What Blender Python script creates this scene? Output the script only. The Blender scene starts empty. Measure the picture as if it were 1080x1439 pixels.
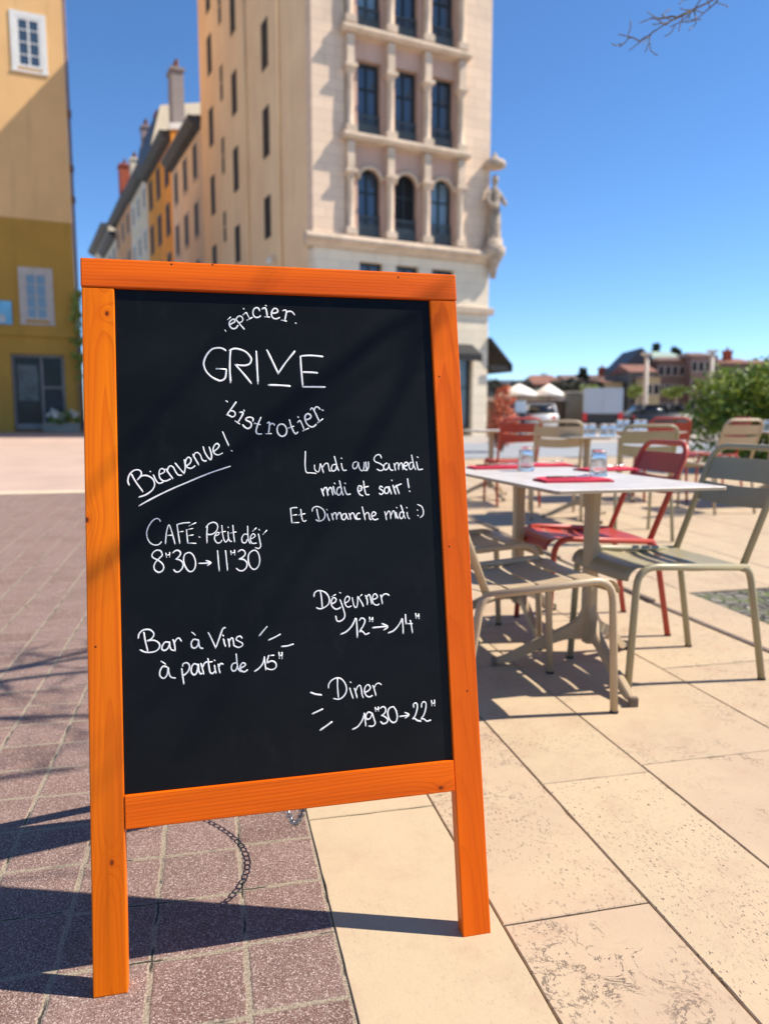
import bpy, bmesh, math, random
from mathutils import Vector, Matrix, Euler, noise as mnoise

R = math.radians
scn = bpy.context.scene

# ------------------------------------------------------------------ camera, sky, sun, exposure
cam_d = bpy.data.cameras.new('camera')
cam = bpy.data.objects.new('camera', cam_d)
scn.collection.objects.link(cam)
scn.camera = cam
cam.location = (0, 0, 1.0)
cam.rotation_euler = (R(90 - 7.0185), 0, 0)
cam_d.sensor_fit = 'HORIZONTAL'
cam_d.sensor_width = 36.0
cam_d.lens = 35.333
cam_d.clip_start = 0.05
cam_d.clip_end = 3000
cam_d.dof.use_dof = True
cam_d.dof.focus_distance = 1.46
cam_d.dof.aperture_fstop = 3.9

SUN = Vector((0.89, 0.09, 1.0)).normalized()
world = bpy.data.worlds.new('World')
scn.world = world
world.use_nodes = True
wn = world.node_tree
wn.nodes.clear()
w_out = wn.nodes.new('ShaderNodeOutputWorld')
w_bg = wn.nodes.new('ShaderNodeBackground')
w_sky = wn.nodes.new('ShaderNodeTexSky')
w_sky.sky_type = 'NISHITA'
w_sky.sun_disc = False
w_sky.sun_elevation = math.asin(SUN.z)
w_sky.sun_rotation = math.atan2(SUN.x, SUN.y)
w_sky.altitude = 0
w_sky.air_density = 0.7
w_sky.dust_density = 0.0
w_sky.ozone_density = 4.6
w_bg.inputs['Strength'].default_value = 0.126
w_hs = wn.nodes.new('ShaderNodeHueSaturation')
w_hs.inputs['Saturation'].default_value = 1.12
wn.links.new(w_sky.outputs[0], w_hs.inputs['Color'])
wn.links.new(w_hs.outputs[0], w_bg.inputs[0])
wn.links.new(w_bg.outputs[0], w_out.inputs[0])

sun_d = bpy.data.lights.new('sun', 'SUN')
sun_d.energy = 5.0
sun_d.angle = R(0.5)
sun_d.color = (1.0, 0.91, 0.78)
sun_o = bpy.data.objects.new('sun', sun_d)
scn.collection.objects.link(sun_o)
sun_o.rotation_euler = SUN.to_track_quat('Z', 'Y').to_euler()
sun_o.location = (20, 3, 24)

scn.view_settings.view_transform = 'Standard'
scn.view_settings.look = 'None'
scn.view_settings.exposure = 0.73
scn.view_settings.gamma = 1.0

rnd = random.Random(7)

# ------------------------------------------------------------------ paving frame and ground height
PA = R(12.97)                                    # the paving grid is turned by this much
EU = Vector((math.cos(PA), math.sin(PA), 0))
EV = Vector((-math.sin(PA), math.cos(PA), 0))
def uv(u, v, z=0.0):
    return EU * u + EV * v + Vector((0, 0, z))

def g(y):                                        # the square rises gently away from the terrace
    if y < 4: return 0.0
    if y < 8: return 0.03 * (y - 4)
    if y < 45: return 0.12 + (y - 8) * 0.0062
    return 0.349

# ------------------------------------------------------------------ mesh helpers
class MB:
    def __init__(s):
        s.v = []; s.f = []; s.sm = []; s.mi = []; s.cur = 0
    def add(s, vs, fs, smooth=False):
        o = len(s.v)
        s.v += [tuple(p) for p in vs]
        s.f += [tuple(i + o for i in f) for f in fs]
        s.sm += [smooth] * len(fs); s.mi += [s.cur] * len(fs)
    def box(s, x0, x1, y0, y1, z0, z1, M=None):
        vs = [Vector((x, y, z)) for z in (z0, z1) for y in (y0, y1) for x in (x0, x1)]
        if M is not None: vs = [M @ v for v in vs]
        s.add(vs, [(0, 2, 3, 1), (4, 5, 7, 6), (0, 1, 5, 4), (2, 6, 7, 3), (0, 4, 6, 2), (1, 3, 7, 5)])
    def cbox(s, x0, x1, y0, y1, z0, z1, c=0.003, M=None):
        # box with chamfered edges
        cx, cy, cz = (x0 + x1) / 2, (y0 + y1) / 2, (z0 + z1) / 2
        hx, hy, hz = (x1 - x0) / 2, (y1 - y0) / 2, (z1 - z0) / 2
        bm = bmesh.new()
        bmesh.ops.create_cube(bm, size=2)
        for v in bm.verts: v.co = Vector((v.co.x * hx, v.co.y * hy, v.co.z * hz))
        bmesh.ops.bevel(bm, geom=bm.edges[:], offset=c, segments=2, profile=0.6, affect='EDGES')
        for v in bm.verts: v.co += Vector((cx, cy, cz))
        s.bm(bm, M)
    def bm(s, bm, M=None, smooth=False):
        bm.verts.index_update()
        vs = [(M @ v.co) if M is not None else v.co.copy() for v in bm.verts]
        fs = [tuple(v.index for v in f.verts) for f in bm.faces]
        bm.free()
        s.add(vs, fs, smooth)
    def tube(s, pts, r, n=10, cap=True, flat=1.0, rs=None, up=None):
        pts = [Vector(p) for p in pts]
        k = len(pts)
        T = []
        for i in range(k):
            a = pts[max(i - 1, 0)]; b = pts[min(i + 1, k - 1)]
            d = (b - a); T.append(d.normalized() if d.length > 1e-9 else Vector((0, 0, 1)))
        if up is None:
            up = Vector((0, 0, 1)) if abs(T[0].z) < 0.9 else Vector((1, 0, 0))
        N = (up - T[0] * up.dot(T[0])).normalized()
        vs = []
        for i in range(k):
            N = (N - T[i] * N.dot(T[i])).normalized()
            B = T[i].cross(N)
            rr = rs[i] if rs else r
            for j in range(n):
                a = 2 * math.pi * j / n
                vs.append(pts[i] + N * (math.cos(a) * rr * flat) + B * (math.sin(a) * rr))
        fs = []
        for i in range(k - 1):
            for j in range(n):
                a = i * n + j; b = i * n + (j + 1) % n
                fs.append((a, b, b + n, a + n))
        s.add(vs, fs, True)
        if cap:
            o = len(s.v) - len(vs)
            s.f.append(tuple(o + j for j in reversed(range(n)))); s.sm.append(False); s.mi.append(s.cur)
            s.f.append(tuple(o + (k - 1) * n + j for j in range(n))); s.sm.append(False); s.mi.append(s.cur)
    def lathe(s, prof, n=20, M=None, rib=0.0, ribs=0):
        vs = []
        for r, z in prof:
            for j in range(n):
                a = 2 * math.pi * j / n
                q = r * (1 + (rib * math.cos(ribs * a) if ribs else 0))
                v = Vector((q * math.cos(a), q * math.sin(a), z))
                vs.append(M @ v if M is not None else v)
        fs = []
        for i in range(len(prof) - 1):
            for j in range(n):
                a = i * n + j; b = i * n + (j + 1) % n
                fs.append((a, b, b + n, a + n))
        s.add(vs, fs, True)
    def prism(s, poly, y0, y1, M=None):
        # polygon in x,z swept along y
        n = len(poly)
        vs = [Vector((x, y0, z)) for x, z in poly] + [Vector((x, y1, z)) for x, z in poly]
        if M is not None: vs = [M @ v for v in vs]
        fs = [tuple(range(n)), tuple(reversed(range(n, 2 * n)))]
        fs += [(i, i + n, (i + 1) % n + n, (i + 1) % n) for i in range(n)]
        s.add(vs, fs)
    def build(s, name, mat, parent=None, fix=True):
        me = bpy.data.meshes.new(name)
        me.from_pydata(s.v, [], s.f)
        mats = mat if isinstance(mat, (list, tuple)) else [mat]
        for m in mats: me.materials.append(m)
        me.polygons.foreach_set('use_smooth', s.sm)
        me.polygons.foreach_set('material_index', s.mi)
        if fix:
            bm = bmesh.new(); bm.from_mesh(me)
            bmesh.ops.recalc_face_normals(bm, faces=bm.faces)
            bm.to_mesh(me); bm.free()
        me.update()
        o = bpy.data.objects.new(name, me)
        scn.collection.objects.link(o)
        if parent is not None: o.parent = parent
        return o

def smooth_path(P, n=6, closed=False):
    P = [Vector(p) for p in P]
    if len(P) < 3: return P
    out = []
    for i in range(len(P) - 1):
        p0 = P[max(i - 1, 0)]; p1 = P[i]; p2 = P[i + 1]; p3 = P[min(i + 2, len(P) - 1)]
        for k in range(n):
            t = k / n
            out.append(0.5 * ((2 * p1) + (p2 - p0) * t + (2 * p0 - 5 * p1 + 4 * p2 - p3) * t * t
                              + (3 * p1 - p0 - 3 * p2 + p3) * t ** 3))
    out.append(P[-1])
    return out

def fillet(P, rad, n=6):
    # round the corners of a polyline
    P = [Vector(p) for p in P]
    out = [P[0]]
    for i in range(1, len(P) - 1):
        a = P[i - 1] - P[i]; b = P[i + 1] - P[i]
        r = rad[i - 1] if isinstance(rad, (list, tuple)) else rad
        la, lb = min(r, a.length * 0.49), min(r, b.length * 0.49)
        A = P[i] + a.normalized() * la; B = P[i] + b.normalized() * lb
        for k in range(n + 1):
            t = k / n
            out.append(A * (1 - t) ** 2 + P[i] * 2 * t * (1 - t) + B * t * t)
    out.append(P[-1])
    return out

def thing(name, label, cat, loc=(0, 0, 0), rz=0.0, group=None):
    o = bpy.data.objects.new(name, None)
    scn.collection.objects.link(o)
    o.empty_display_size = 0.2
    o.location = loc; o.rotation_euler = (0, 0, rz)
    return tag(o, label, cat, group)
def tag(o, label=None, cat=None, group=None, kind=None):
    if label: o['label'] = label
    if cat: o['category'] = cat
    if group: o['group'] = group
    if kind: o['kind'] = kind
    return o
def copy_tree(o, parent=None):
    c = o.copy(); scn.collection.objects.link(c)
    if parent is not None: c.parent = parent
    for ch in list(o.children): copy_tree(ch, c)
    return c

# ------------------------------------------------------------------ material helpers
class E:                                          # tiny expression builder over Math nodes
    def __init__(s, nt, sock): s.nt = nt; s.s = sock
    def op(s, o, b=None, c=None):
        n = s.nt.nodes.new('ShaderNodeMath'); n.operation = o
        for i, q in enumerate((s, b, c)):
            if q is None: continue
            if isinstance(q, E): s.nt.links.new(q.s, n.inputs[i])
            else: n.inputs[i].default_value = q
        return E(s.nt, n.outputs[0])
    def __add__(s, b): return s.op('ADD', b)
    def __sub__(s, b): return s.op('SUBTRACT', b)
    def __mul__(s, b): return s.op('MULTIPLY', b)
    def __truediv__(s, b): return s.op('DIVIDE', b)
    def floor(s): return s.op('FLOOR')
    def abs(s): return s.op('ABSOLUTE')
    def min(s, b): return s.op('MINIMUM', b)
    def max(s, b): return s.op('MAXIMUM', b)
    def step(s, a, b):
        n = s.nt.nodes.new('ShaderNodeMapRange'); n.interpolation_type = 'SMOOTHSTEP'
        s.nt.links.new(s.s, n.inputs[0]); n.inputs[1].default_value = a; n.inputs[2].default_value = b
        return E(s.nt, n.outputs[0])

class Mat:
    def __init__(s, name):
        s.m = bpy.data.materials.new(name); s.m.use_nodes = True
        s.nt = s.m.node_tree
        s.b = s.nt.nodes['Principled BSDF']
    def n(s, t, **kw):
        x = s.nt.nodes.new(t)
        for k, v in kw.items(): setattr(x, k, v)
        return x
    def l(s, a, b): s.nt.links.new(a.s if isinstance(a, E) else a, b)
    def coord(s, kind='Object'):
        return s.n('ShaderNodeTexCoord').outputs[kind]
    def scale(s, vec, sc):
        m = s.n('ShaderNodeMapping'); s.l(vec, m.inputs[0]); m.inputs['Scale'].default_value = sc
        return m.outputs[0]
    def noise(s, vec, sc, det=4.0, rough=0.55, dist=0.0):
        x = s.n('ShaderNodeTexNoise'); s.l(vec, x.inputs['Vector'])
        x.inputs['Scale'].default_value = sc; x.inputs['Detail'].default_value = det
        x.inputs['Roughness'].default_value = rough; x.inputs['Distortion'].default_value = dist
        return E(s.nt, x.outputs[0])
    def wnoise(s, *c):
        x = s.n('ShaderNodeTexWhiteNoise', noise_dimensions='3D')
        k = s.n('ShaderNodeCombineXYZ')
        for i, q in enumerate(c):
            if isinstance(q, E): s.l(q, k.inputs[i])
            else: k.inputs[i].default_value = q
        s.l(k.outputs[0], x.inputs['Vector'])
        return E(s.nt, x.outputs[0])
    def xyz(s, vec):
        x = s.n('ShaderNodeSeparateXYZ'); s.l(vec, x.inputs[0])
        return [E(s.nt, x.outputs[i]) for i in range(3)]
    def mix(s, f, a, b, mode='MIX'):
        x = s.n('ShaderNodeMix', data_type='RGBA', blend_type=mode)
        if isinstance(f, E): s.l(f, x.inputs[0])
        else: x.inputs[0].default_value = f
        for q, i in ((a, 6), (b, 7)):
            if isinstance(q, (tuple, list)): x.inputs[i].default_value = (*q, 1)
            else: s.l(q, x.inputs[i])
        return x.outputs[2]
    def bump(s, h, strength=0.3, dist=0.002):
        x = s.n('ShaderNodeBump'); x.inputs['Strength'].default_value = strength
        x.inputs['Distance'].default_value = dist
        s.l(h, x.inputs['Height']); s.l(x.outputs[0], s.b.inputs['Normal'])
    def base(s, c):
        if isinstance(c, (tuple, list)): s.b.inputs['Base Color'].default_value = (*c, 1)
        else: s.l(c, s.b.inputs['Base Color'])
    def set(s, **kw):
        for k, v in kw.items():
            i = s.b.inputs[k.replace('_', ' ')]
            if isinstance(v, E): s.l(v, i)
            else: i.default_value = v
        return s

def simple(name, c, rough=0.6, var=0.15, sc=6.0, bump=0.0, metal=0.0, bsc=None, bd=0.002, **kw):
    m = Mat(name)
    v = m.coord()
    n1 = m.noise(v, sc, 5)
    n2 = m.noise(v, sc * 0.23, 2)
    a = tuple(x * (1 - var) for x in c); b = tuple(min(1, x * (1 + var)) for x in c)
    m.base(m.mix((n1 * 0.6 + n2 * 0.4).step(0.3, 0.7), a, b))
    m.set(Roughness=rough, Metallic=metal, **kw)
    if bump:
        m.bump(m.noise(v, bsc or sc * 8, 4), bump, bd)
    return m.m
LETTERS = [  # words on the board: width in mm, then strokes in tenths of a millimetre from its lower left corner
 ('épicier', 3.4, '2600,11981 2617,11958|2660,12196 2716,12245|2698,12093 2744,12122 2791,12157 2774,12204 2723,12183 2685,12125 2697,12055 2745,12014 2805,12025 2848,12083|2806,12210 2889,12103 2968,12010|2815,12210 2862,12264 2921,12261 2947,12214 2927,12161 2877,12136|2968,12424 2977,12415|2955,12300 3020,12350|3020,12350 3080,12218|3029,12193 3132,12253|3279,12392 3249,12443 3193,12441 3150,12382 3152,12301 3192,12255 3252,12257 3294,12292|3399,12501 3412,12494|3331,12432 3397,12439 3423,12277|3377,12270 3470,12268|3519,12347 3584,12354 3632,12384 3615,12437 3564,12444 3525,12400 3504,12332 3525,12261 3589,12234 3665,12265|3731,12407 3801,12404 3761,12201|3701,12213 3798,12197|3795,12366 3848,12396 3913,12389 3963,12328|3971,12168 3989,12155'),
 ('GRIVE', 4.2, '2602,11576 2533,11616 2448,11624 2343,11596 2246,11495 2188,11370 2180,11266 2226,11148 2318,11051 2415,10996 2479,10976 2545,11003 2582,11065 2601,11206|2601,11206 2417,11213|2692,11588 2678,11457 2666,11222 2673,10947|2677,11582 2764,11616 2879,11602 2994,11547 3072,11449 3080,11381 3037,11312 2935,11284 2774,11297|2784,11287 2915,11132 3070,10931|3185,11577 3189,11309 3197,10927|3393,11603 3474,11420 3598,11131|3598,11137 3729,11329 3941,11593|3405,10903 3610,10900 3821,10886|4047,11494 4052,11217 4071,10873|4047,11494 4258,11509 4495,11492|4072,11170 4244,11167 4376,11158|4071,10873 4285,10875 4517,10874'),
 ('bistrotier', 3.4, '2576,10583 2605,10565|2766,10562 2677,10438 2585,10311|2655,10386 2710,10381 2742,10342 2732,10294 2685,10267 2631,10294 2589,10316|2910,10400 2919,10386|2832,10360 2891,10338 2783,10154|2738,10189 2821,10132|3075,10188 3077,10241 3013,10263 2948,10241 2947,10202 3010,10171 3043,10131 3028,10070 2972,10039 2909,10074 2880,10114|3232,10263 3172,10131 3134,10021 3136,9959 3178,9933 3238,9937|3108,10144 3214,10118|3354,10148 3397,10153 3368,9945|3320,9937 3424,9941|3387,10100 3427,10135 3470,10135 3491,10104|3614,10130 3560,10099 3536,10020 3554,9936 3614,9887 3684,9904 3721,9975 3715,10050 3674,10113 3614,10130|3783,10215 3813,10086 3853,9983 3895,9934 3941,9969|3759,10050 3866,10085|3952,10273 3965,10259|3943,10161 3997,10188 4066,10014|4038,9991 4156,10045|4113,10210 4181,10237 4209,10282 4171,10331 4117,10318 4089,10264 4107,10161 4166,10089 4227,10067 4286,10098 4305,10125|4206,10417 4255,10435 4374,10174|4342,10156 4448,10233|4276,10390 4296,10453 4346,10471 4398,10426|4433,10413 4459,10399'),
 ('Bienvenue !', 3.2, '807,9189 884,9040 1007,8853|767,8984 745,9043 754,9127 795,9206 868,9259 940,9262 983,9224 978,9161 916,9078|924,9090 993,9148 1074,9155 1153,9120 1204,9060 1218,8971 1180,8887 1098,8817 1018,8777 937,8754|1144,9234 1156,9229|1202,9165 1237,9076 1283,9012 1328,9006 1373,9027|1311,9172 1385,9205 1406,9247 1366,9281 1321,9261 1304,9189 1318,9104 1377,9048 1446,9051 1508,9084|1431,9272 1490,9177 1552,9087|1450,9221 1472,9297 1514,9330 1562,9304 1612,9205 1656,9153 1713,9152|1600,9384 1675,9281 1759,9181|1759,9181 1782,9301 1770,9446|1791,9318 1866,9372 1893,9445 1849,9493 1803,9450 1784,9369 1815,9305 1889,9278 1964,9328|1929,9547 1976,9448 2031,9344|1940,9500 1962,9560 2012,9581 2065,9533 2096,9447 2144,9412 2174,9424|2123,9692 2149,9588 2197,9497 2257,9440 2273,9531 2235,9687|2308,9591 2385,9651 2420,9711 2383,9751 2328,9708 2304,9626 2332,9556 2398,9529 2483,9568|2495,9980 2542,9854 2601,9710|2648,9614 2665,9605|934,8590 1136,8703 1462,8864 1874,9039 2250,9191 2622,9310'),
 ('CAFÉ . Petit déj', 2.6, '1309,8289 1283,8332 1234,8343 1162,8298 1092,8193 1059,8082 1074,7970 1126,7884 1205,7848 1273,7860 1319,7905|1390,7869 1402,8009 1423,8126 1461,8218 1499,8123 1532,7981 1561,7858|1402,8019 1519,8024|1606,8223 1624,8048 1647,7864|1606,8218 1711,8243 1843,8249|1634,8076 1716,8088|1828,8188 1953,8245|1776,8119 1782,7996 1792,7868|1776,8114 1895,8138|1787,8000 1896,8015|1792,7864 1943,7853|2001,7974 2023,7964|2158,8168 2145,8030 2144,7850|2134,8149 2191,8214 2275,8240 2339,8200 2346,8119 2293,8044 2218,8009 2154,8016|2291,7983 2352,7999 2371,8032 2339,8047 2296,7992 2285,7916 2329,7848 2385,7851 2423,7897|2427,8178 2436,8020 2456,7910 2492,7856 2540,7912|2381,8046 2498,8061|2542,8141 2551,8131|2540,8050 2541,7945 2567,7873 2604,7867|2632,8171 2641,7989 2655,7855|2586,8025 2694,8045|2894,7990 2838,7992 2793,7927 2800,7845 2856,7829 2896,7894|2909,8148 2908,7980 2919,7869 2950,7811|2962,7901 3015,7923 3045,7961 3008,7996 2964,7954 2952,7878 2988,7814 3064,7816|3005,8049 3073,8109|3120,8079 3134,8064|3108,7992 3131,7852 3142,7755 3103,7709 3042,7731|3197,7980 3272,8059'),
 ('8H30 → 11H30', 3.0, '1323,7685 1297,7737 1226,7750 1162,7706 1143,7646 1178,7603 1244,7567 1318,7504 1348,7428 1315,7360 1248,7340 1186,7389 1174,7459 1203,7527 1267,7594 1322,7648 1323,7685|1394,7692 1406,7616|1462,7703 1460,7619|1398,7649 1461,7661|1520,7691 1571,7731 1630,7724 1656,7672 1622,7612 1572,7572|1567,7572 1648,7546 1696,7483 1680,7399 1620,7337 1561,7335 1526,7378|1797,7685 1732,7650 1707,7552 1731,7434 1792,7338 1856,7330 1907,7389 1924,7496 1895,7610 1842,7674 1797,7685|1987,7475 2079,7471 2189,7475|2117,7521 2203,7479 2142,7430|2334,7701 2342,7502 2355,7317|2482,7695 2495,7495 2508,7319|2580,7687 2587,7615|2650,7698 2652,7607|2583,7644 2654,7655|2720,7667 2777,7698 2832,7672 2845,7614 2796,7554 2729,7523|2729,7523 2813,7510 2872,7446 2860,7361 2797,7302 2727,7305 2672,7350|2988,7675 2920,7620 2898,7511 2922,7391 2986,7317 3052,7333 3102,7407 3115,7517 3090,7623 3040,7678 2988,7675'),
 ('Bar à Vins', 3.2, '970,6253 989,6100 1033,5894|871,6153 883,6225 949,6288 1042,6300 1118,6261 1144,6191 1093,6121 1021,6092|1021,6092 1136,6096 1217,6051 1243,5981 1192,5906 1088,5879 979,5892 899,5937|1409,6038 1343,6048 1292,5989 1280,5922 1329,5896 1385,5932 1420,6015|1420,6049 1424,5969 1445,5905 1494,5885|1482,6084 1507,5992 1516,5878|1497,6009 1537,6081 1588,6106 1631,6046|1824,6199 1884,6144|1926,6049 1854,6065 1808,6006 1817,5925 1872,5904 1924,5952 1943,6037|1938,6054 1946,5956 1973,5897 2017,5889|2121,6174 2190,6020 2248,5879|2248,5879 2322,6069 2383,6221 2435,6247|2385,6111 2396,6093|2395,6036 2409,5948 2430,5895|2480,6030 2495,5948 2498,5885|2490,5977 2526,6033 2560,6042 2575,5972 2585,5902 2618,5882|2738,6030 2704,6067 2647,6054 2628,6009 2684,5970 2740,5932 2733,5886 2669,5861 2607,5883'),
 ('à partir de 15H', 3.4, '1264,5703 1339,5647|1360,5595 1289,5606 1238,5531 1236,5441 1301,5391 1362,5454 1382,5582|1382,5582 1396,5479 1427,5404 1509,5380|1624,5547 1637,5405 1655,5262|1641,5585 1653,5630 1720,5642 1763,5588 1744,5498 1670,5425 1643,5432|1914,5588 1853,5615 1802,5562 1794,5466 1842,5411 1894,5459 1919,5582|1926,5604 1928,5496 1954,5426 1988,5429|1971,5612 2001,5490 2016,5415|1996,5536 2032,5608 2083,5638|2102,5694 2114,5539 2134,5435 2179,5414 2219,5451|2049,5624 2179,5631|2214,5658 2230,5645|2216,5560 2225,5474 2241,5415|2285,5578 2299,5468 2314,5416|2294,5520 2325,5581 2375,5571|2615,5577 2551,5564 2521,5498 2547,5432 2605,5445 2636,5529|2620,5744 2631,5558 2651,5459 2695,5410|2674,5475 2744,5493 2785,5536 2735,5568 2687,5508 2696,5433 2758,5399 2822,5435|2954,5396 3030,5442 3103,5524 3141,5637|3142,5655 3149,5521 3162,5404|3224,5672 3198,5598 3190,5541|3230,5666 3323,5671|3196,5535 3273,5564 3342,5530 3357,5453 3302,5405 3227,5410 3175,5437|3419,5717 3426,5605|3477,5713 3473,5596|3422,5652 3475,5660'),
 ('short accent dashes beside Bar à Vins', 3.2, '3062,6056 3135,6139 3214,6221|3234,5963 3341,6003 3460,6059|3475,5824 3588,5828 3701,5856'),
 ('Lundi au Samedi', 2.8, '4073,9580 4061,9419 4056,9286 4078,9168 4157,9156 4269,9143|4243,9310 4245,9219 4302,9170 4336,9217 4357,9335|4362,9335 4390,9238 4414,9157|4396,9254 4448,9328 4502,9338 4521,9268 4534,9193 4560,9187|4663,9315 4603,9305 4573,9235 4598,9181 4659,9212 4684,9298|4643,9477 4670,9358 4693,9250 4723,9190|4777,9443 4793,9432|4778,9335 4790,9248 4815,9194 4875,9198|5090,9363 5029,9348 5004,9272 5034,9223 5091,9260 5117,9352|5122,9352 5134,9248 5170,9188 5208,9188 5233,9252 5243,9350|5277,9361 5278,9268 5290,9181|5230,9187 5291,9192 5328,9267 5326,9360|5596,9433 5571,9494 5504,9494 5446,9430 5465,9364 5552,9324 5627,9269 5624,9198 5556,9177 5496,9210|5708,9328 5656,9301 5631,9230 5679,9191 5732,9240 5746,9316|5746,9316 5754,9234 5785,9184 5824,9183|5853,9320 5861,9260 5874,9177|5862,9265 5898,9325 5937,9319 5942,9193|5946,9259 5988,9324 6021,9307 6032,9191|6047,9257 6115,9273 6140,9316 6096,9339 6054,9285 6062,9213 6117,9184|6226,9337 6180,9321 6160,9255 6185,9194 6232,9221 6253,9309|6228,9487 6245,9365 6267,9254 6298,9187|6345,9447 6362,9435|6323,9347 6335,9253 6360,9186 6446,9196'),
 ('midi et soir !', 3.2, '4358,8837 4377,8772 4401,8697|4382,8778 4417,8846 4460,8851 4473,8770 4486,8700|4479,8781 4525,8855 4562,8833 4570,8768 4584,8709|4620,8944 4636,8933|4596,8875 4613,8778 4638,8724|4736,8861 4686,8846 4661,8766 4691,8701 4747,8748 4762,8844|4725,8990 4747,8872 4764,8775 4788,8699|4831,8940 4847,8929|4817,8865 4835,8773 4870,8713 4936,8722|5102,8767 5158,8798 5161,8863 5106,8875 5086,8794 5121,8707 5185,8679|5210,8976 5220,8835 5247,8710 5312,8698|5143,8831 5304,8866|5590,8844 5547,8861 5528,8818 5576,8784 5607,8740 5561,8697 5518,8720|5685,8847 5633,8810 5635,8728 5684,8716 5720,8775 5702,8847|5724,8852 5748,8769 5767,8703|5786,8982 5797,8970|5809,8877 5832,8778 5856,8696|5823,8817 5881,8859 5938,8886 5984,8901|5876,8876 5900,8793 5929,8705|6119,9003 6125,8898 6138,8821|6146,8755 6156,8744'),
 ('Et Dimanche midi :)', 2.8, '3740,8459 3746,8338 3756,8190|3735,8464 3804,8478 3867,8477|3746,8327 3856,8340|3756,8185 3898,8186|3939,8443 3945,8332 3963,8236 3998,8204 4036,8224|3898,8333 4020,8356|4251,8440 4268,8323 4291,8226|4160,8400 4172,8453 4232,8488 4311,8475 4384,8415 4412,8318 4376,8234 4295,8200 4227,8228|4449,8429 4459,8418|4456,8338 4469,8264 4493,8204|4541,8341 4555,8277 4568,8218|4555,8293 4590,8351 4627,8339 4639,8226|4647,8296 4687,8353 4719,8336 4736,8234|4805,8334 4755,8308 4742,8239 4784,8211 4824,8258 4827,8339|4832,8328 4850,8252 4876,8219|4892,8337 4906,8277 4919,8218|4906,8288 4946,8340 4984,8323 5007,8237 5039,8214|5104,8336 5054,8321 5030,8263 5061,8214 5110,8223|5159,8458 5186,8323 5207,8199|5195,8280 5241,8337 5284,8325 5301,8217 5334,8200|5337,8265 5403,8279 5428,8327 5379,8350 5344,8297 5357,8221 5410,8192 5472,8212|5617,8349 5630,8272 5642,8185|5635,8267 5683,8352 5721,8335 5732,8204|5741,8274 5784,8360 5816,8332 5832,8212|5860,8429 5870,8418|5844,8331 5857,8255 5882,8205|5984,8338 5933,8318 5912,8248 5949,8198 5991,8245 6006,8332|5951,8470 5985,8355 6008,8256 6033,8201|6067,8423 6078,8412|6073,8325 6081,8248 6106,8198 6123,8198|6290,8368 6301,8357|6295,8258 6306,8247|6301,8477 6384,8431 6414,8348 6403,8261 6344,8208'),
 ('Déjeuner', 3.0, '4256,6846 4275,6695 4282,6506|4130,6741 4142,6803 4202,6844 4280,6840 4367,6792 4422,6697 4413,6590 4336,6522 4237,6494 4170,6522|4482,6722 4558,6757|4461,6573 4537,6608 4559,6665 4511,6697 4464,6636 4470,6539 4541,6472 4610,6482 4641,6505|4638,6792 4657,6776|4637,6651 4677,6527 4719,6355 4685,6270 4609,6231 4556,6253 4540,6341|4723,6573 4799,6613 4827,6675 4779,6707 4731,6646 4737,6553 4789,6497 4855,6517|4882,6677 4893,6588 4914,6504 4953,6483 4982,6559 4987,6681|4993,6695 5030,6630 5072,6554 5094,6494|5022,6679 5079,6730|5144,6707 5175,6622 5176,6524|5156,6647 5194,6704 5230,6712 5250,6618 5262,6534|5286,6621 5352,6632 5385,6674 5346,6726 5300,6699 5281,6616 5307,6531 5371,6503 5413,6525|5452,6700 5468,6606 5479,6527|5464,6641 5502,6698 5569,6714 5624,6681'),
 ('12H → 14H', 3.6, '4624,5983 4734,6024 4848,6129 4929,6274|4944,6269 4947,6123 4947,5904|5002,6226 5044,6268 5098,6250 5110,6195 5072,6115 5018,6040 5002,6007 5032,6020 5076,5988 5114,5947 5186,5971|5210,6277 5211,6199|5270,6269 5266,6191|5213,6233 5273,6234|5265,6069 5387,6071 5529,6077|5455,6135 5564,6070 5485,6011|5573,5947 5687,5988 5795,6095 5867,6209|5867,6209 5875,6065 5873,5918|5938,6288 5936,6160 5944,6105|5939,6106 6072,6097|6029,6164 6049,6054 6063,5920|6150,6296 6155,6206|6211,6282 6212,6193|6152,6246 6214,6238'),
 ('Diner', 3.0, '4524,5140 4517,4974 4527,4754|4341,4973 4349,5044 4410,5115 4510,5151 4597,5125 4667,5033 4691,4912 4642,4806 4542,4743 4430,4766|4771,5054 4785,5043|4756,4940 4781,4833 4812,4739|4845,4928 4866,4850 4891,4742|4861,4855 4910,4952 4961,4972 4982,4888 4992,4792 5014,4732|5049,4830 5120,4858 5162,4912 5125,4973 5064,4940 5040,4850 5076,4766 5139,4736 5195,4761|5214,4952 5240,4868 5265,4755|5231,4892 5275,4966 5336,4986 5384,4953'),
 ('19H30 → 22H', 3.4, '4781,4151 4876,4190 4965,4292 5025,4425|5021,4435 5030,4310 5039,4190|5160,4427 5101,4447 5048,4389 5060,4321 5120,4321 5162,4379 5175,4426|5175,4426 5204,4318 5225,4221 5173,4173 5099,4184|5244,4526 5251,4458|5304,4530 5306,4458|5247,4482 5307,4491|5343,4503 5394,4527 5438,4504 5446,4441 5403,4382 5356,4362|5356,4362 5425,4332 5478,4270 5450,4215 5379,4202 5336,4249|5590,4511 5518,4483 5484,4399 5508,4282 5575,4208 5642,4222 5671,4306 5656,4423 5615,4499 5590,4511|5722,4311 5808,4313 5900,4319|5832,4379 5911,4328 5832,4272|6015,4465 6012,4518 6055,4544 6089,4507 6078,4411 6031,4293 5983,4244 6024,4245 6073,4202 6149,4181|6173,4451 6182,4519 6225,4554 6269,4516 6252,4396 6206,4288 6156,4229 6212,4219 6271,4170 6350,4187|6385,4565 6390,4467|6448,4570 6447,4462|6388,4511 6449,4506'),
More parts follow.
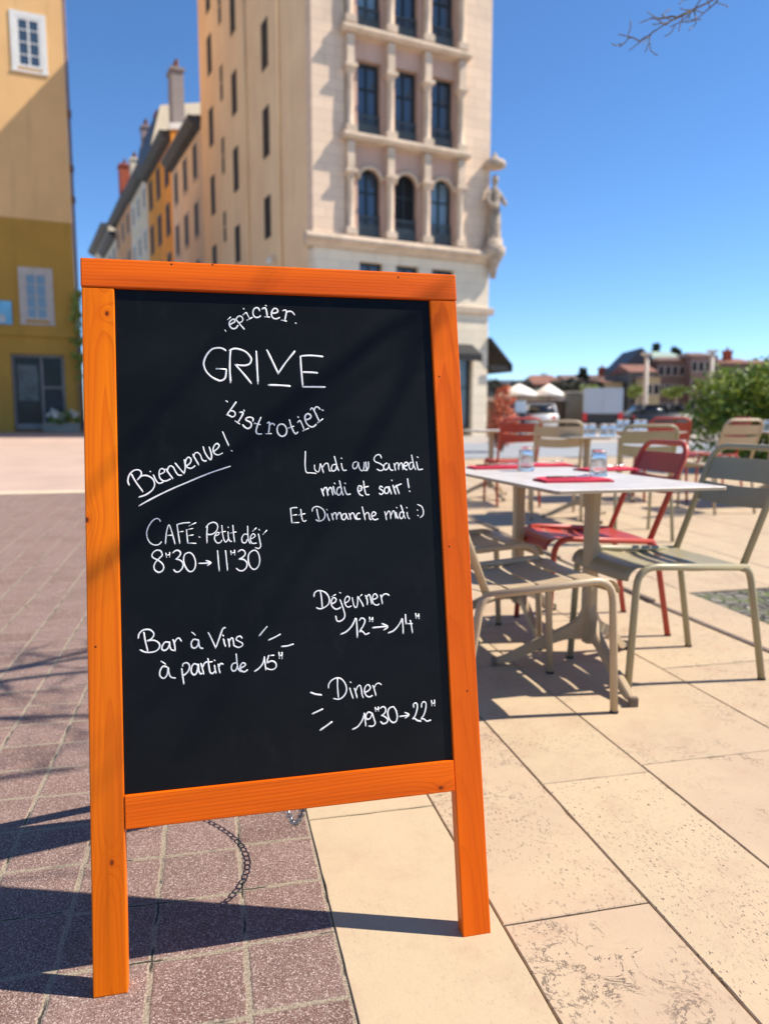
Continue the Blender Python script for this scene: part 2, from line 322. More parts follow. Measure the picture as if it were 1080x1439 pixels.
 ('short accent dashes beside Diner', 4.0, '3995,4916 4090,4875 4200,4852|4013,4513 4111,4547 4214,4586|4154,4195 4268,4260 4383,4330'),
]
# ------------------------------------------------------------------ materials
def wood(name, axis, lo, hi, line, knots, c0, y0, ta, tb, freq=210.0, dots=()):
    # growth rings around a tilted pith: straight lines on a rift sawn rail, pointed arches on a flat sawn post
    m = Mat(name); v = m.coord(); x, y, z = m.xyz(v)
    along, across = (z, x) if axis == 'z' else (x, z)
    st = (9, 9, 0.9) if axis == 'z' else (0.9, 9, 9)
    w = m.scale(v, st)
    warp = m.noise(w, 1.3, 3, 0.5) - 0.5
    wav = m.noise(m.scale(v, (30, 30, 2.5) if axis == 'z' else (2.5, 30, 30)), 1.0, 2) - 0.5
    def dist(ka, kz, sq):
        dx = (x - ka) * (x - ka) * (sq if axis == 'z' else 1.0); dz = (z - kz) * (z - kz) * (1.0 if axis == 'z' else sq)
        return (dx + dz).op('SQRT')
    kd = None
    for ka, kz in knots:
        d = dist(ka, kz, 2.2); kd = d if kd is None else kd.min(d)
    A = across - c0 - along * ta; B = y + y0 + along * tb
    r = (A * A + B * B).op('SQRT') + warp * 0.016 + wav * 0.0022
    if kd is not None: r = r + ((kd * -38.0).op('EXPONENT')) * 0.016
    ph = r * freq
    sw = ph - ph.floor()
    late = sw.step(0.45, 0.93) * sw.step(1.0, 0.95)
    fine = m.noise(m.scale(v, (170, 170, 4) if axis == 'z' else (4, 170, 170)), 1.0, 3)
    tone = m.noise(w, 0.7, 2)
    c = m.mix(tone.step(0.35, 0.65), lo, hi)
    amp = m.noise(w, 1.1, 2).step(0.3, 0.7) * 0.36 + 0.14
    c = m.mix(late * amp, c, line)
    c = m.mix((fine - 0.5).max(0.0) * 1.1, c, line)
    if kd is not None:
        e = kd + wav * 0.004
        c = m.mix(e.step(0.0135, 0.006) * 0.45, c, line)
        c = m.mix(e.step(0.0062, 0.0035) * 0.9, c, (.10, .018, .004))
    for ka, kz in dots:
        c = m.mix(dist(ka, kz, 1.0).step(0.0024, 0.0016) * 0.95, c, (.03, .008, .004))
    chip = m.noise(v, 95, 3, 0.7).step(0.70, 0.735) * m.noise(v, 6, 2).step(0.56, 0.64)
    c = m.mix(chip * 0.75, c, (.72, .46, .20))
    brush = m.noise(m.scale(v, (60, 60, 1.6) if axis == 'z' else (1.6, 60, 60)), 1.0, 3)
    c = m.mix((brush - 0.48).max(0.0) * 1.6, c, tuple(q * 0.55 for q in lo))
    wear = m.noise(v, 60, 3).step(0.72, 0.78) * m.noise(v, 7, 2).step(0.55, 0.65)
    c = m.mix(wear * 0.35, c, (.45, .09, .01))
    m.base(c)
    m.set(Roughness=fine * 0.2 + 0.30, Specular_IOR_Level=0.18)
    m.bump(late * -0.5 + fine * 0.6, 0.25, 0.0008)
    return m.m
WOOD_L = wood('stained_pine_left_post', 'z', (.72, .130, .0008), (.95, .215, .0006), (.62, .085, .0008), [(.044, 1.222), (.003, .835), (.035, .225)], .030, .016, .010, .018, 190.0, [(.014, .605)])
WOOD_R = wood('stained_pine_right_post', 'z', (.66, .098, .0008), (.93, .155, .0006), (.54, .060, .0006), [], .690, .060, .012, .03, 200.0, [(.690, .760), (.712, .470), (.688, 1.11)])
WOOD_T = wood('stained_pine_top_rail', 'x', (.64, .085, .0030), (.88, .145, .0040), (.40, .038, .0010), [], 1.235, .012, .004, .01, 150.0, [(.163, 1.322), (.24, 1.325), (.611, 1.316)])
WOOD_B = wood('stained_pine_bottom_rail', 'x', (.70, .103, .0008), (.94, .160, .0006), (.52, .055, .0006), [(.647, .288)], .23, .03, .03, .02, 170.0)
WOOD_X, WOOD_Z = WOOD_B, WOOD_R

def blackboard_mat():
    m = Mat('blackboard'); v = m.coord()
    d = m.noise(m.scale(v, (2.2, 2, 5)), 1.5, 4, 0.6)
    sm = m.noise(m.scale(v, (6, 2, 3)), 3.0, 5, 0.65)
    sp = m.noise(v, 160, 2).step(0.745, 0.80)
    c = m.mix(d.step(0.35, 0.75), (.0030, .0035, .0042), (.0055, .0062, .0075))
    c = m.mix(sm.step(0.52, 0.85) * 0.35, c, (.022, .023, .024))
    c = m.mix(sp * 0.55, c, (.05, .05, .05))
    m.base(c); m.set(Roughness=d * 0.15 + 0.34, Specular_IOR_Level=0.16)
    m.bump(m.noise(v, 300, 3), 0.08, 0.0006)
    return m.m
BOARD = blackboard_mat()
CHALK = simple('chalk_pen', (.86, .86, .84), 0.75, 0.06, 90)
STEEL = simple('zinc_chain', (.42, .43, .44), 0.34, 0.2, 50, metal=1.0)
DARK = simple('dark_metal', (.03, .03, .032), 0.5, 0.2, 30)

def paver_mat():
    m = Mat('red_pavers'); v = m.coord(); x, y, z = m.xyz(v)
    n1 = m.noise(v, 17, 3) - 0.5; n2 = m.noise(m.scale(v, (1, -1, 1)), 23, 3) - 0.5
    u2 = x + n1 * 0.012; v2 = y + n2 * 0.012
    cu = (u2 - 0.2127) / 0.172; iu = cu.floor(); fu = cu - iu
    cv = (v2 - 1.2) / 0.1735 + m.wnoise(iu, 3.3, 0.0) * 0.22; iv = cv.floor(); fv = cv - iv
    du = fu.min(fu * -1.0 + 1.0) * 0.172; dv = fv.min(fv * -1.0 + 1.0) * 0.1735
    rough_edge = (m.noise(v, 120, 3) - 0.5) * 0.006
    dm = du.min(dv) + rough_edge
    brick = dm.step(0.0035, 0.0075)
    cell = m.wnoise(iu, iv, 0.0); cell2 = m.wnoise(iv, iu, 4.0)
    c = m.mix(cell, (.133, .070, .052), (.190, .108, .083))
    c = m.mix(cell2 * 0.55, c, (.245, .165, .145))
    blot = m.noise(v, 7, 4)
    c = m.mix(blot.step(0.35, 0.75) * 0.45, c, (.30, .195, .165))
    gr = m.noise(v, 420, 2, 0.7)
    c = m.mix(gr.step(0.53, 0.68) * 0.55, c, (.46, .35, .31))
    c = m.mix(gr.step(0.47, 0.35) * 0.8, c, (.075, .040, .034))
    gv = m.n('ShaderNodeTexVoronoi'); m.l(v, gv.inputs['Vector']); gv.inputs['Scale'].default_value = 430
    g0, g1, g2 = m.xyz(gv.outputs['Color'])
    c = m.mix(g0.step(0.68, 0.96) * 0.60, c, (.62, .50, .44))
    c = m.mix(g1.step(0.60, 0.92) * 0.70, c, (.07, .036, .032))
    sp = m.n('ShaderNodeTexVoronoi'); m.l(v, sp.inputs['Vector']); sp.inputs['Scale'].default_value = 230
    c = m.mix(E(m.nt, sp.outputs['Distance']).step(0.22, 0.12) * 0.5, c, (.55, .46, .42))
    jn = m.noise(v, 260, 3)
    mort = m.mix(jn.step(0.35, 0.65), (.17, .14, .10), (.39, .32, .24))
    crack = m.noise(v, 9, 2).step(0.52, 0.62) * dm.step(0.0032, 0.0012)
    mort = m.mix(crack * 0.9, mort, (.025, .02, .018))
    stain = m.noise(v, 1.1, 4)
    c = m.mix(brick, mort, c)
    c = m.mix(stain.step(0.5, 0.8) * 0.22, c, (.13, .09, .08))
    m.base(c); m.set(Roughness=0.82, Specular_IOR_Level=0.3)
    h = brick * 0.6 + m.noise(v, 330, 4, 0.7) * 0.55 + jn * 0.12 - crack * 0.7
    m.bump(h, 0.75, 0.004)
    return m.m
PAVER = paver_mat()

def slab_mat():
    m = Mat('terrace_limestone')
    v0 = m.coord()
    at = m.n('ShaderNodeAttribute'); at.attribute_name = 'slab'
    sx, sy, sz = m.xyz(at.outputs['Color'])
    off = m.n('ShaderNodeVectorMath', operation='MULTIPLY_ADD')
    m.l(at.outputs['Color'], off.inputs[0]); off.inputs[1].default_value = (37, 53, 11); m.l(v0, off.inputs[2])
    v = off.outputs[0]
    c = m.mix(sx, (.468, .370, .240), (.440, .322, .222))
    c = m.mix(m.noise(v, 2.2, 5, 0.6).step(0.35, 0.7) * 0.7, c, (.50, .385, .25))
    c = m.mix(m.noise(v, 5, 6, 0.65, 0.6).step(0.45, 0.8) * 0.55, c, (.39, .245, .17))
    c = m.mix(m.noise(v, 0.7, 3).step(0.45, 0.8) * 0.2, c, (.36, .27, .19))
    # travertine pits: small dark pores and broken squiggly veins, more of them on some slabs
    mask = m.noise(v, 3.0, 3, 0.6).step(0.47, 0.62)
    mk = mask * sy
    p1 = m.noise(m.scale(v, (1, 0.55, 1)), 120, 3, 0.65).step(0.585, 0.63)
    nv = m.noise(v, 13, 6, 0.68, 0.7)
    sq = ((nv - 0.5).abs()).step(0.022, 0.008) * m.noise(v, 90, 3, 0.7).step(0.44, 0.52) * m.noise(v, 4.1, 3).step(0.52, 0.62)
    pore = m.noise(m.scale(v, (1, 0.5, 1)), 170, 2, 0.5).step(0.625, 0.665) * m.noise(v, 7, 4, 0.6).step(0.40, 0.56) * (sz * 1.15).min(1.0)
    pore = pore.max(m.noise(m.scale(v, (1, 0.6, 1)), 75, 2, 0.5).step(0.70, 0.73) * sz)
    pit = (p1 * mk).max(sq * sx).max(pore)
    pit = pit.min(1.0)
    c = m.mix(pit * 0.82, c, (.070, .050, .042))
    c = m.mix(m.noise(v, 45, 4, 0.7).step(0.52, 0.72) * mk * 0.35, c, (.25, .17, .12))
    c = m.mix((m.noise(v, 300, 2) - 0.5).max(0.0) * 0.5, c, (.28, .20, .14))
    c = m.mix(m.noise(v, 24, 5, 0.7).step(0.5, 0.75) * 0.22, c, (.34, .24, .165))
    c = m.mix(m.noise(v, 1.7, 4, 0.6).step(0.55, 0.75) * 0.22, c, (.33, .255, .19))
    m.base(c); m.set(Roughness=0.72, Specular_IOR_Level=0.3)
    m.bump(m.noise(v, 140, 4) * 0.25 - pit * 0.9 + m.noise(v, 11, 3) * 0.5, 0.5, 0.003)
    return m.m
SLAB = slab_mat()
JOINT = simple('joint_sand', (.06, .050, .040), 0.9, 0.4, 60, 0.5)
ASPHALT = simple('asphalt', (.20, .205, .21), 0.85, 0.15, 3, 0.3, bsc=200)
GROUND = simple('pale_street_ground', (.36, .315, .27), 0.85, 0.12, 1.0)  # paled so it bounces light onto the tower's side wall
PALE_PAVE = simple('pale_paving', (.46, .33, .26), 0.8, 0.12, 1.2, 0.2, bsc=80)
STRIP = simple('pale_kerb_stone', (.66, .53, .36), 0.75, 0.1, 9)
CHANNEL = simple('bronze_channel', (.16, .115, .08), 0.5, 0.25, 40, 0.2)

SAND = simple('sand_paint', (.44, .335, .215), 0.42, 0.05, 12, 0.06, bsc=500, bd=.0004)
OLIVE = simple('olive_paint', (.305, .265, .160), 0.42, 0.05, 12, 0.06, bsc=500, bd=.0004)
RED = simple('red_paint', (.40, .052, .032), 0.42, 0.06, 12, 0.06, bsc=500, bd=.0004)
TABLE_LEG = simple('table_sand_paint', (.40, .30, .185), 0.45, 0.06, 12, 0.06, bsc=500, bd=.0004)
TOPWHITE = simple('table_top', (.53, .485, .44), 0.42, 0.13, 9, 0.05, bsc=40)
TOPEDGE = simple('table_edge', (.36, .29, .20), 0.5, 0.1, 20)
RUBBER = simple('rubber', (.02, .02, .02), 0.7, 0.2, 30)
NAPKIN = simple('red_napkin', (.55, .018, .055), 0.85, 0.12, 40, 0.3, bsc=600)
CUTLERY = simple('cutlery_steel', (.55, .55, .56), 0.22, 0.1, 20, metal=1.0)
KNIFE = simple('knife_handle', (.14, .05, .03), 0.4, 0.2, 40)
def glass_mat(name, c=(.93, .95, .95), rough=0.03):
    m = Mat(name); m.base(c); m.set(Roughness=m.noise(m.coord(), 30, 3) * 0.05 + rough, Transmission_Weight=0.96, IOR=1.42)
    return m.m
GLASS = glass_mat('tumbler_glass', (.93, .92, .90), 0.07)

def plaster(name, c, var=0.10, sc=0.35):
    m = Mat(name); v = m.coord()
    n1 = m.noise(v, sc, 5, 0.6); n2 = m.noise(m.scale(v, (1.6, 1.6, 0.16)), 1.2, 4)
    a = tuple(x * (1 - var) for x in c); b = tuple(min(.9, x * (1 + var)) for x in c)
    k = m.mix(n1.step(0.3, 0.7), a, b)
    k = m.mix(n2.step(0.5, 0.8) * 0.38, k, tuple(x * 0.6 for x in c))
    m.base(k); m.set(Roughness=0.9, Specular_IOR_Level=0.2)
    m.bump(m.noise(v, 25, 4), 0.25, 0.01)
    return m.m
def ashlar(name, c):
    m = Mat(name); v = m.coord(); x, y, z = m.xyz(v)
    br = m.n('ShaderNodeTexBrick'); k = m.n('ShaderNodeCombineXYZ'); m.l(x + y, k.inputs[0]); m.l(z, k.inputs[1])
    m.l(k.outputs[0], br.inputs['Vector'])
    br.inputs['Scale'].default_value = 1.0; br.inputs['Brick Width'].default_value = 1.1; br.inputs['Row Height'].default_value = 0.42
    br.inputs['Mortar Size'].default_value = 0.012
    br.inputs['Color1'].default_value = (*[q * 1.03 for q in c], 1); br.inputs['Color2'].default_value = (*[q * 0.93 for q in c], 1)
    br.inputs['Mortar'].default_value = (*[q * 0.72 for q in c], 1)
    n = m.noise(v, 0.5, 5, 0.6)
    q = m.mix(n.step(0.45, 0.8) * 0.4, br.outputs[0], tuple(t * 0.6 for t in c))
    q = m.mix(m.noise(m.scale(v, (1.5, 1.5, .12)), 1.4, 4, .6).step(.55, .8) * .35, q, tuple(t * .5 for t in c))
    m.base(q); m.set(Roughness=0.88, Specular_IOR_Level=0.2); m.bump(m.noise(v, 18, 4), 0.2, 0.01)
    return m.m
T_STONE = ashlar('tower_stone', (.78, .59, .43))
T_BASE = ashlar('tower_base_stone', (.78, .67, .51))
T_PINK = plaster('tower_pink_stone', (.56, .38, .30))
T_TRIM = plaster('tower_trim_stone', (.60, .47, .35), .16, 1.2)
STATUE = simple('statue_stone', (.40, .32, .245), .9, .4, 3, .8, bsc=9, bd=.08)  # the figure's shade is put into this darker stone colour
T_SIDE = plaster('tower_side_render', (.88, .62, .37), 0.07)
PANE = Mat('sky_tinted_glass'); PANE.base((.055, .085, .125)); PANE.set(Roughness=0.10, Specular_IOR_Level=0.8); PANE = PANE.m  # blue reflection of the sky is painted into the pane colour
PANE_SKY = Mat('sky_blue_glass'); PANE_SKY.base((.17, .27, .34)); PANE_SKY.set(Roughness=0.12, Specular_IOR_Level=0.7); PANE_SKY = PANE_SKY.m  # paler pane, the sky's reflection is part of its colour
SHOPGLASS = simple('shop_glass', (.012, .022, .026), 0.25, 0.5, 1.5, Specular_IOR_Level=0.25)
PANE_FLAT = simple('dull_glass', (.016, .016, .018), 0.6, 0.3, 2, Specular_IOR_Level=0.2)
RAILPAINT = simple('balcony_paint', (.075, .095, .105), .5, .2, 5)
PANELPAINT = simple('balcony_panel', (.12, .155, .17), .5, .2, 5)
DARKFRAME = simple('dark_window_paint', (.022, .032, .036), 0.6, 0.2, 5)
WHITEPAINT = simple('white_paint', (.78, .77, .73), 0.5, 0.06, 4)
GREYTRIM = simple('grey_stone_trim', (.50, .45, .40), 0.8, 0.12, 3)
PEACH = plaster('peach_render', (.80, .49, .22), 0.06)
OCHRE = plaster('ochre_render', (.47, .265, .055), 0.08)
ROOF_DARK = simple('slate', (.055, .058, .065), 0.6, 0.25, 2)
ROOF_RED = simple('clay_tiles', (.22, .092, .06), 0.85, 0.25, 1.2)
ROOF_BROWN = simple('brown_tiles', (.17, .105, .08), 0.85, 0.25, 1.2)
COPPER = simple('green_copper', (.30, .40, .33), 0.7, 0.15, 1)
BLACKCLOTH = simple('black_awning', (.012, .012, .013), 0.8, 0.2, 4)
BARK = simple('bark', (.17, .135, .105), 0.9, 0.3, 14, 0.5)
TYRE = simple('tyre', (.02, .02, .02), 0.8, 0.2, 20)
RIM = simple('wheel_rim', (.5, .5, .52), 0.35, 0.1, 5, metal=0.9)
CAR_WHITE = simple('white_car_paint', (.70, .71, .72), 0.35, 0.02, 3, Coat_Weight=0.6)
CAR_DARK = simple('dark_car_paint', (.022, .026, .032), 0.4, 0.1, 3, Coat_Weight=0.6)
VAN_GREY = simple('pale_van_paint', (.40, .47, .56), 0.4, 0.03, 3)
CARGLASS = Mat('car_glass'); CARGLASS.base((.01, .012, .014)); CARGLASS.set(Roughness=0.06, Specular_IOR_Level=0.7); CARGLASS = CARGLASS.m
TAIL = simple('tail_light', (.60, .02, .02), 0.25, 0.05, 8)
WHITECLOTH = simple('white_canvas', (.82, .81, .78), 0.85, 0.05, 4)
QUAY = simple('quay_stone', (.26, .245, .20), 0.9, 0.2, 1.5)
def leafmat(name, a, b, rough=0.5):
    m = Mat(name); v = m.coord()
    m.base(m.mix(m.noise(v, 5, 3).step(0.35, 0.65), a, b)); m.set(Roughness=rough)
    try: m.set(Subsurface_Weight=0.0, Transmission_Weight=0.0)
    except KeyError: pass
    return m.m
LEAF = leafmat('hedge_leaf', (.060, .125, .014), (.21, .28, .03))
LEAF_FAR = leafmat('hazy_far_leaf', (.075, .085, .060), (.12, .125, .085))  # distance haze is mixed into this greyed leaf colour
LEAF_Y = leafmat('spring_leaf', (.20, .27, .05), (.30, .34, .07))
LEAF_TOP = leafmat('bright_top_leaf', (.20, .29, .03), (.36, .42, .06))  # lighter colour holds the brightness of the hedge top
LEAF_D = leafmat('conifer_leaf', (.02, .04, .022), (.04, .065, .035))
LEAF_R = leafmat('red_leaf', (.55, .09, .03), (.65, .20, .08))
PETAL_W = simple('white_petals', (.80, .78, .70), 0.7, 0.1, 20)
PETAL_O = simple('orange_petals', (.75, .10, .03), 0.7, 0.1, 20)
# ------------------------------------------------------------------ the ground
def grid_sheet(name, u0, u1, us, v0, v1, vs, mat, dz, world_axes=False):
    m = MB(); vsx = []; nu = max(1, round((u1 - u0) / us)); nv = max(1, round((v1 - v0) / vs))
    for j in range(nv + 1):
        for i in range(nu + 1):
            u = u0 + (u1 - u0) * i / nu; v = v0 + (v1 - v0) * j / nv
            y = v if world_axes else uv(u, v).y
            vsx.append((u, v, g(y) + dz))
    fs = [(j * (nu + 1) + i, j * (nu + 1) + i + 1, (j + 1) * (nu + 1) + i + 1, (j + 1) * (nu + 1) + i) for j in range(nv) for i in range(nu)]
    m.add(vsx, fs)
    o = m.build(name, mat, fix=False)
    if not world_axes: o.rotation_euler = (0, 0, PA)
    o['kind'] = 'structure'
    return o
grid_sheet('ground', -400, 400, 400, -30, 900, 4, GROUND, -0.06, True)
grid_sheet('square_paving', -14, 0.2127, 1.0, -1.0, 9.6, 0.5, PAVER, 0.0)
grid_sheet('far_square_paving', -40, 0.2127, 3.0, 9.85, 64, 0.6, PALE_PAVE, -0.006)
grid_sheet('terrace_bed', 0.2127, 11, 1.0, -1.0, 15.5, 0.5, JOINT, -0.012)
ks = MB()
for i in range(14):
    a = -14 + i * 1.0153
    p = g(uv(a, 9.7).y)
    ks.cbox(a + .004, a + 1.011, 9.604, 9.846, -0.1 + p, 0.004 + p, 0.004)
ko = ks.build('pale_stone_strip', STRIP); ko.rotation_euler = (0, 0, PA); ko['kind'] = 'structure'

# terrace slabs: one mesh of separate stones with open joints, each stone its own tone
def terrace():
    rows = [(.2127, .5415), (.5415, .866), (.866, 1.196), (1.196, 1.750), (1.750, 2.318)]
    u = 2.352
    for w in (.301, .58, .33, .33, .56, .33, .58, .33, .33, .56, .33, .58, .33, .58, .33, .58, .33, .33, .58): rows.append((u, u + w)); u += w
    known = {0: [1.784], 1: [1.302], 2: [1.827, 2.80], 3: [1.871, 2.76], 4: [1.75, 2.62]}
    r = random.Random(3)
    vs = []; fs = []; col = []
    for k, (a, b) in enumerate(rows):
        cuts = list(known.get(k, [1.2 + r.random() * .7]))
        if k in (6, 7): cuts = [2.50, 3.756]
        while cuts[0] > -1: cuts.insert(0, cuts[0] - r.choice((.62, .78, .9, 1.0)))
        while cuts[-1] < 15.4: cuts.append(cuts[-1] + r.choice((.62, .78, .9, 1.05)))
        for c0, c1 in zip(cuts, cuts[1:]):
            if c1 > 15.45: continue
            if k in (6, 7) and c0 > 2.4 and c1 < 3.8: continue
            t = (r.random() * .8, r.random() * .8, r.random() * .8)
            mid = (c0 + c1) / 2
            if c0 < 4 and k <= 3:
                t = {0: (.05, .12, .05), 1: (.95, .75, .05) if mid < 1.3 else (.7, .7, .45), 2: (.12, .35, 1.0) if mid < 1.83 else (.15, .55, .3), 3: (.8, .3, .2) if mid < 1.87 else (.5, .5, .2)}[k]
            j = .0013 + r.random() * .0008
            jv = .0016 + r.random() * .0028
            dz = (r.random() - .5) * .0016
            tl = [(r.random() - .5) * .0012 for _ in range(4)]
            # outline with slightly chipped edges
            ring = []
            n1 = max(3, int((b - a) / .045)); n2 = max(3, int((c1 - c0) / .045))
            P = [(a + j, c0 + jv), (b - j, c0 + jv), (b - j, c1 - jv), (a + j, c1 - jv)]
            near = c0 < 4.5 and a < 3
            for q in range(4):
                A = P[q]; B = P[(q + 1) % 4]; n = (n1 if q % 2 == 0 else n2) if near else 1
                for s in range(n):
                    f = s / n
                    x = A[0] + (B[0] - A[0]) * f; y = A[1] + (B[1] - A[1]) * f
                    if near and s:
                        w = (r.random() - .40) * .0012
                        if r.random() < .05: w += .0022
                        if q == 0: y += w
                        elif q == 1: x -= w
                        elif q == 2: y -= w
                        else: x += w
                    ring.append((x, y))
            n = len(ring); o = len(vs)
            cx, cy = (a + b) / 2, (c0 + c1) / 2
            for (x, y) in ring:
                vs.append((x, y, g(uv(x, y).y) - .03))
            for (x, y) in ring:
                vs.append((x, y, g(uv(x, y).y) - .0022 + dz))
            for (x, y) in ring:
                xx = x + (.0022 if x < cx else -.0022); yy = y + (.0022 if y < cy else -.0022)
                vs.append((xx, yy, g(uv(xx, yy).y) + dz))
            for lv in (0, 1):
                for i in range(n):
                    p = o + lv * n + i; q2 = o + lv * n + (i + 1) % n
                    fs.append((p, q2, q2 + n, p + n)); col.append(t)
            fs.append(tuple(o + 2 * n + i for i in range(n))); col.append(t)
    me = bpy.data.meshes.new('terrace_paving')
    me.from_pydata(vs, [], fs); me.materials.append(SLAB)
    ca = me.color_attributes.new('slab', 'FLOAT_COLOR', 'CORNER')
    li = 0
    buf = []
    for f, t in zip(fs, col):
        buf += [t[0], t[1], t[2], 1.0] * len(f)
    ca.data.foreach_set('color', buf)
    o = bpy.data.objects.new('terrace_paving', me); scn.collection.objects.link(o)
    o.rotation_euler = (0, 0, PA); o['kind'] = 'structure'
terrace()
ch = MB()
for i in range(14):
    y0 = -1 + i * 1.15; p = g(uv(2.335, y0 + .5).y)
    ch.cbox(2.3205, 2.3495, y0, y0 + 1.146, -.03 + p, .007 + p, .003)
co = ch.build('drain_channel', CHANNEL); co.rotation_euler = (0, 0, PA); co['kind'] = 'structure'

# cobbled tree pit with moss in the joints
def pit_mat():
    m = Mat('mossy_cobbles'); v = m.coord()
    vo = m.n('ShaderNodeTexVoronoi', feature='DISTANCE_TO_EDGE'); m.l(v, vo.inputs['Vector']); vo.inputs['Scale'].default_value = 15
    vc = m.n('ShaderNodeTexVoronoi'); m.l(v, vc.inputs['Vector']); vc.inputs['Scale'].default_value = 15
    e = E(m.nt, vo.outputs['Distance']).step(0.05, 0.16)
    x, y, z = m.xyz(vc.outputs['Color'])
    c = m.mix(x, (.11, .10, .085), (.22, .20, .165))
    moss = m.mix(m.noise(v, 6, 3).step(.42, .6), (.035, .03, .022), (.10, .125, .03))
    m.base(m.mix(e, moss, c)); m.set(Roughness=.85); m.bump(e, .8, .02)
    return m.m
pt = MB()
pt.add([(2.655, 2.5, .001), (4.1, 2.5, .001), (4.1, 3.75, g(3.9) + .001), (2.655, 3.75, .001)], [(0, 1, 2, 3)])
po = pt.build('cobbled_tree_pit', pit_mat()); po.rotation_euler = (0, 0, PA); po['kind'] = 'structure'
# the street that crosses behind the terrace
rd = MB(); fs = []
ys = [15.2, 17, 20, 23, 25.5]
for y in ys: rd.v += [(-1.0, y, g(y) - .03), (60, y, g(y) - .03)]
for i in range(len(ys) - 1): rd.f.append((2 * i, 2 * i + 1, 2 * i + 3, 2 * i + 2)); rd.sm.append(False); rd.mi.append(0)
ro = rd.build('road', simple('street_asphalt', (.27, .285, .30), .8, .08, 2, .2, bsc=120), fix=False); ro['kind'] = 'structure'

# ------------------------------------------------------------------ the chalkboard
def sign():
    ang = .231; lean = .204; W = .734; Hh = 1.328; t = .030
    s = thing('pavement_sign', 'orange wooden A-frame chalkboard standing on the pavement with white handwritten French opening hours', 'pavement sign',
              (-.506, 1.197, 0), ang)
    def front(o): o.rotation_euler = (-lean, 0, 0); return o
    lw = .0575
    for x0, x1, wm in ((0, lw, WOOD_L), (W - lw, W, WOOD_R)):
        m = MB(); m.cbox(x0, x1, 0, t, .0, Hh - .0565, .0022)
        front(m.build('leg', wm, s))
    m = MB(); m.cbox(-.0015, W + .0015, -.0015, t + .001, Hh - .0555, Hh, .0028)
    front(m.build('top_rail', WOOD_T, s))
    m = MB(); m.cbox(lw + .0007, W - lw - .0007, -.001, t - .004, .2785, .338, .002)
    front(m.build('bottom_rail', WOOD_X, s))
    m = MB(); m.box(lw + .0005, W - lw - .0005, .0065, .014, .3385, Hh - .056)
    b = front(m.build('blackboard', BOARD, s))
    for txt, wd, data in LETTERS:
        m = MB()
        w = wd * .00041
        r0 = random.Random(len(data))
        dash = txt.startswith('short')
        for st in data.split('|'):
            if dash: m = MB()
            P = [Vector((float(a.split(',')[0]) / 1e4, .0064, float(a.split(',')[1]) / 1e4)) for a in st.split()]
            Q = smooth_path(P, 5)
            k = len(Q)
            rs = [w * (1.0 + .30 * mnoise.noise(Vector((q.x * 60, 1.7, q.z * 60)))) for q in Q]
            rs[0] *= .8; rs[-1] *= .72
            m.tube(Q, w, 8, True, .16, rs, Vector((0, 1, 0)))
            for end, rr in ((Q[0], rs[0]), (Q[-1], rs[-1])):
                m.tube([end + Vector((0, -.0001, 0)), end + Vector((0, .0002, 0))], rr, 10)
            if dash: m.build('chalk_dash', CHALK, b)
        if dash: continue
        o = m.build('lettering', CHALK, b)
        if txt == 'GRIVE': o['label'] = 'large thin white capitals of the shop name'
        else: o['label'] = 'white handwriting reading ' + txt
    # rear support frame
    y1 = .70; top = Vector((0, .269 + .034, 1.292))
    rl = math.atan2(y1 - top.y, top.z)
    L = math.hypot(y1 - top.y, top.z)
    def rear(o): o.location = (0, y1, 0); o.rotation_euler = (rl, 0, 0); return o
    for x0, x1 in ((.006, lw), (W - lw, W - .006)):
        m = MB(); m.cbox(x0, x1, 0, .026, .0, L - .055, .0022)
        rear(m.build('leg', WOOD_Z, s))
    m = MB(); m.cbox(.004, W - .004, -.0005, .027, L - .0545, L, .0022); rear(m.build('top_rail', WOOD_X, s))
    m = MB(); m.cbox(lw + .0007, W - lw - .0007, 0, .024, .50, .56, .002); rear(m.build('bottom_rail', WOOD_X, s))
    m = MB(); m.box(lw + .0005, W - lw - .0005, .008, .016, .5605, L - .055); rear(m.build('blackboard', BOARD, s))
    for x in (.14, W - .14):                                   # hinges on top
        m = MB(); m.cbox(x - .03, x + .03, .300, .3035, 1.255, 1.285, .0008); m.tube([(x - .03, .3015, 1.288), (x + .03, .3015, 1.288)], .004, 8)
        m.build('hinge', DARK, s)
    # chain from the front rail to the rear rail
    zf, zr = .285, .30
    yf = .07 + .03; yr = y1 - .085
    A = Vector((.390, yf, zf)); B = Vector((.365, yr, zr))
    m = MB(); N = 46
    def pt(f):
        p = A.lerp(B, f); p.z -= .185 * 4 * f * (1 - f); return p
    # arc-length spaced links
    S = [pt(i / 200) for i in range(201)]
    acc = [0]
    for i in range(200): acc.append(acc[-1] + (S[i + 1] - S[i]).length)
    nl = int(acc[-1] / .0185)
    def atl(d):
        import bisect
        i = min(199, max(0, bisect.bisect(acc, d) - 1)); return S[i].lerp(S[i + 1], (d - acc[i]) / max(1e-9, acc[i + 1] - acc[i]))
    for i in range(nl):
        p = atl(i * .0185); q = atl(min(acc[-1], i * .0185 + .0185))
        T = (q - p).normalized(); side = Vector((1, 0, 0)); up2 = T.cross(side).normalized()
        if i % 2: side, up2 = up2, side
        c = (p + q) / 2
        loop = [c + T * (math.cos(a) * .0115) + side * (math.sin(a) * .0066) for a in [2 * math.pi * k / 10 for k in range(11)]]
        m.tube(loop, .0017, 5, False)
    m.build('chain', STEEL, s)
sign()
